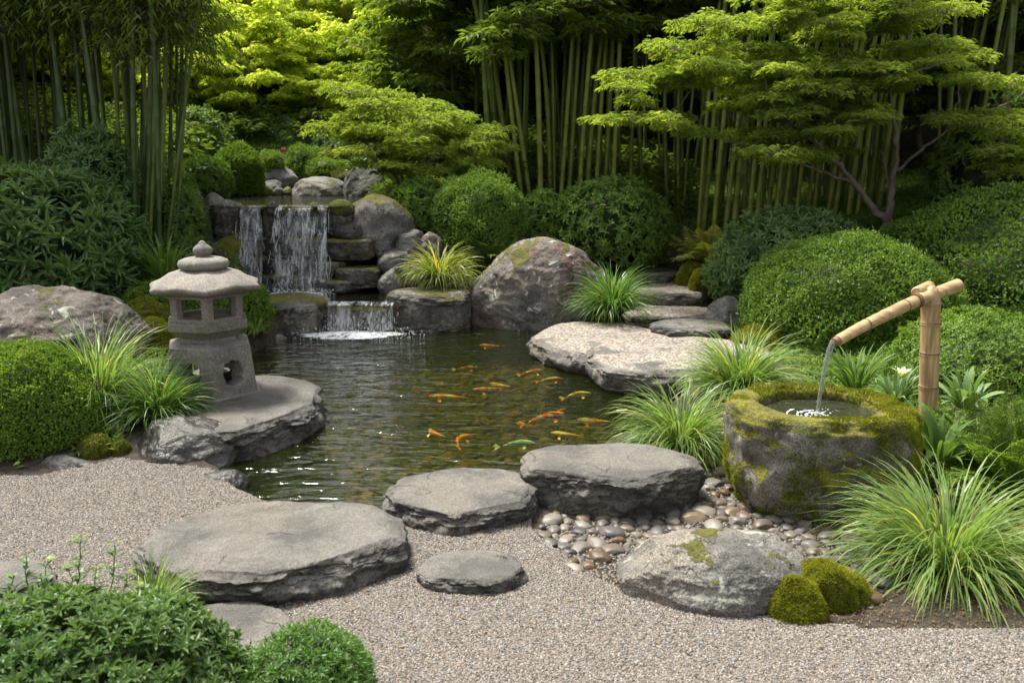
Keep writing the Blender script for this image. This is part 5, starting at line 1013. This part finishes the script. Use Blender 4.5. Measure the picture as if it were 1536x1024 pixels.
# low leafy ground cover on the planted banks: nobody could count it
np.random.seed(12); rs = np.random.RandomState(12); P2 = rs.uniform([-7, 3.0], [7.5, 16], (120000, 2)); k = (sdist(P2, gravz) > .12) & (sdist(P2, pond) > .10) & (sdist(P2, pebz) > .08) & (sdist(P2, upp) > .12) & (sdist(P2, midp) > .1)
k &= ~((P2[:, 0] > .1) & (P2[:, 0] < 2.1) & (P2[:, 1] > 6.2) & (P2[:, 1] < 11.2)) & ~((P2[:, 1] > 9.2) & (P2[:, 1] < 10.2) & (P2[:, 0] > -3.2) & (P2[:, 0] < -.9)) & ~((P2[:, 1] < 6.4) & (P2[:, 0] > -2.3) & (P2[:, 0] < 2.0))
P2 = P2[k]; k = fbm(np.column_stack([P2 * 1.3, P2[:, :1] * 0]), 3, 9) > -.45; P2 = P2[k]; hz = height(P2[:, 0], P2[:, 1]); n = len(P2); mb = MB()
for j in range(3):
    D = np.stack([rs.randn(n), rs.randn(n), rs.uniform(.1, 1.2, n)], 1); leaves(mb, np.column_stack([P2 + rs.randn(n, 2) * .02, hz + rs.rand(n) * .05]), D, np.array([0, 0, 1.]) + rs.randn(n, 3) * .4, .055, .02, 'dia')
tag(mb.build('ground_cover', M['azalea']), kind='stuff')
# fallen litter of bark and leaves on bare soil near the pebbles
P2 = inpoly([tuple(atZ(x, y, 0)[:2]) for x, y in [(1150, 935), (1300, 850), (1300, 770), (1100, 700), (1600, 640), (1700, 800), (1650, 950), (1300, 944)]], 5000, rs); P2 = P2[sdist(P2, gravz) > .0]; hz = height(P2[:, 0], P2[:, 1]); n = len(P2); mb = MB()
leaves(mb, np.column_stack([P2, hz + .006]), np.stack([rs.randn(n), rs.randn(n), rs.randn(n) * .15], 1), np.array([0, 0, 1.]) + rs.randn(n, 3) * .3, .018, .006, 'dia'); tag(mb.build('leaf_litter', M['straw']), kind='stuff')

P2 = inpoly([(-2.4, 2.6), (2.4, 2.6), (2.2, 3.3), (.6, 3.7), (-.3, 4.0), (-2.8, 4.3)], 170, rs); P2 = P2[sdist(P2, gravz) < -.02]; n = len(P2); mb = MB()
leaves(mb, np.column_stack([P2, height(P2[:, 0], P2[:, 1]) + .022]), np.stack([rs.randn(n), rs.randn(n), rs.randn(n) * .1], 1), np.array([0, 0, 1.]) + rs.randn(n, 3) * .25, .026, .010, 'slim'); tag(mb.build('fallen_leaves', M['straw']), kind='stuff')
# ------------------------------------------------------------------ koi
def koi_mat(name, c1, c2, th):
    g = NT(name); n = g.noise(g.n('VectorMath', {'operation': 'ADD'}, _0=g.coord(), _1=g.n('CombineXYZ', X=g.m('MULTIPLY', g.n('ObjectInfo').outputs['Random'], 9.)).outputs[0]).outputs[0], 19, 2); g_ = g.mix(g.ss(n, th, th + .04), c1, c2); return g.out(g.n('BsdfPrincipled', Base_Color=g_, Roughness=.35).outputs[0])
KM = {'orange': koi_mat('orange_koi', (.95, .28, .02), (1., .5, .06), .5), 'red_white': koi_mat('red_white_koi', (.85, .75, .6), (.85, .16, .03), .48), 'teal': koi_mat('teal_koi', (.35, .8, 1.), (.7, .95, 1.), .5), 'gold': koi_mat('golden_koi', (.9, .55, .12), (.95, .85, .6), .52), 'grey_orange': koi_mat('grey_orange_koi', (.95, .88, .75), (1., .30, .02), .46)}
def koi(label, px, py, L_, ang, mat, bend, seed, depth=.025):
    L_ *= .88; x, y, _ = atZ(px, py, WZ); root = thing('koi', label, 'koi', (x, y, WZ - depth - .018), ang); mb = MB(); n = 20; t = np.linspace(0, 1, n)
    cx = (.5 - t) * L_; cy = bend * L_ * np.sin(t * math.pi * 1.15) ; w_ = L_ * .115 * (np.sin(np.clip(t * 1.02 + .03, 0, 1) * math.pi) ** .65) * (1 - .55 * t); a = np.linspace(0, 2 * math.pi, 14, endpoint=False)
    loft(mb, [np.stack([np.full(14, cx[i]), cy[i] + w_[i] * np.cos(a), w_[i] * 1.1 * np.sin(a)], 1) for i in range(n)]); mb.build('body', KM[mat], root, (0, 0, 0), True)
    e = np.array([cx[-1], cy[-1], 0]); mb = MB(); tl = L_ * .24
    mb.add(np.array([e + [.02 * L_, 0, 0], e + [-tl, bend * L_ * -.9 + .06 * L_, .05 * L_], e + [-tl * .55, bend * L_ * -.4, 0], e + [-tl, bend * L_ * -.9 - .07 * L_, -.03 * L_], e + [-tl * .5, .05 * L_, .02], e + [-tl * .5, -.05 * L_, -.01]]), [(0, 4, 1), (0, 1, 2), (0, 2, 3), (0, 3, 5)]); mb.build('tail', KM[mat], root)
    for sg in (-1, 1):
        i = 5; mb = MB(); b_ = np.array([cx[i], cy[i] + sg * w_[i] * .8, -.01]); mb.add(np.array([b_, b_ + [-.02 * L_, sg * .13 * L_, -.01], b_ + [-.11 * L_, sg * .12 * L_, -.015], b_ + [-.07 * L_, 0, 0]]), [(0, 1, 2, 3)]); mb.build('fin', KM[mat], root)
    i, k_ = 8, 13; mb = MB(); mb.add(np.array([[cx[i], cy[i], w_[i]], [cx[i + 1], cy[i + 1], w_[i] + .045 * L_], [cx[k_], cy[k_], w_[k_] + .02 * L_], [cx[k_], cy[k_], w_[k_] * .9]]), [(0, 1, 2, 3)]); mb.build('dorsal_fin', KM[mat], root)
for q in [('red and white koi swimming beside a paler koi in the middle of the pond', 734, 576, .30, 3.3, 'red_white', .04), ('pale cream koi touching the red and white koi', 752, 570, .24, 2.6, 'gold', .10), ('orange koi with grey tail left of the pair in mid pond', 672, 587, .34, 3.0, 'grey_orange', .05),
          ('golden orange koi near the gravel-topped slabs', 866, 585, .28, .5, 'gold', .12), ('long white and red koi swimming towards the right bank', 818, 619, .40, .62, 'red_white', .06), ('curved bright orange koi between the teal koi and the near stones', 697, 651, .26, 1.1, 'orange', .20),
          ('teal blue koi nearest the thick grey block', 776, 657, .26, .25, 'teal', .12), ('orange and grey koi beside the overhanging grass', 892, 622, .28, 2.9, 'grey_orange', .08), ('faint orange koi under the far slab edge', 798, 551, .26, .6, 'grey_orange', .05), ('small orange koi close to the far slab', 874, 551, .16, .1, 'orange', .03),
          ('small reddish koi above the long white and red one', 842, 608, .15, 1.0, 'orange', .1), ('white koi with an orange back near the middle of the far water', 700, 545, .22, .3, 'red_white', .07), ('small orange koi under the rust-patched boulder', 735, 512, .24, 2.9, 'orange', .06), ('orange koi trailing behind the curved one in the near water', 655, 640, .22, 2.2, 'grey_orange', .1),
          ('golden koi between the long white koi and the thick grey block', 850, 642, .24, 2.8, 'gold', .06), ('dull golden koi behind the red and white koi', 826, 562, .24, .4, 'grey_orange', .08)]:
    koi(*q, seed=1)
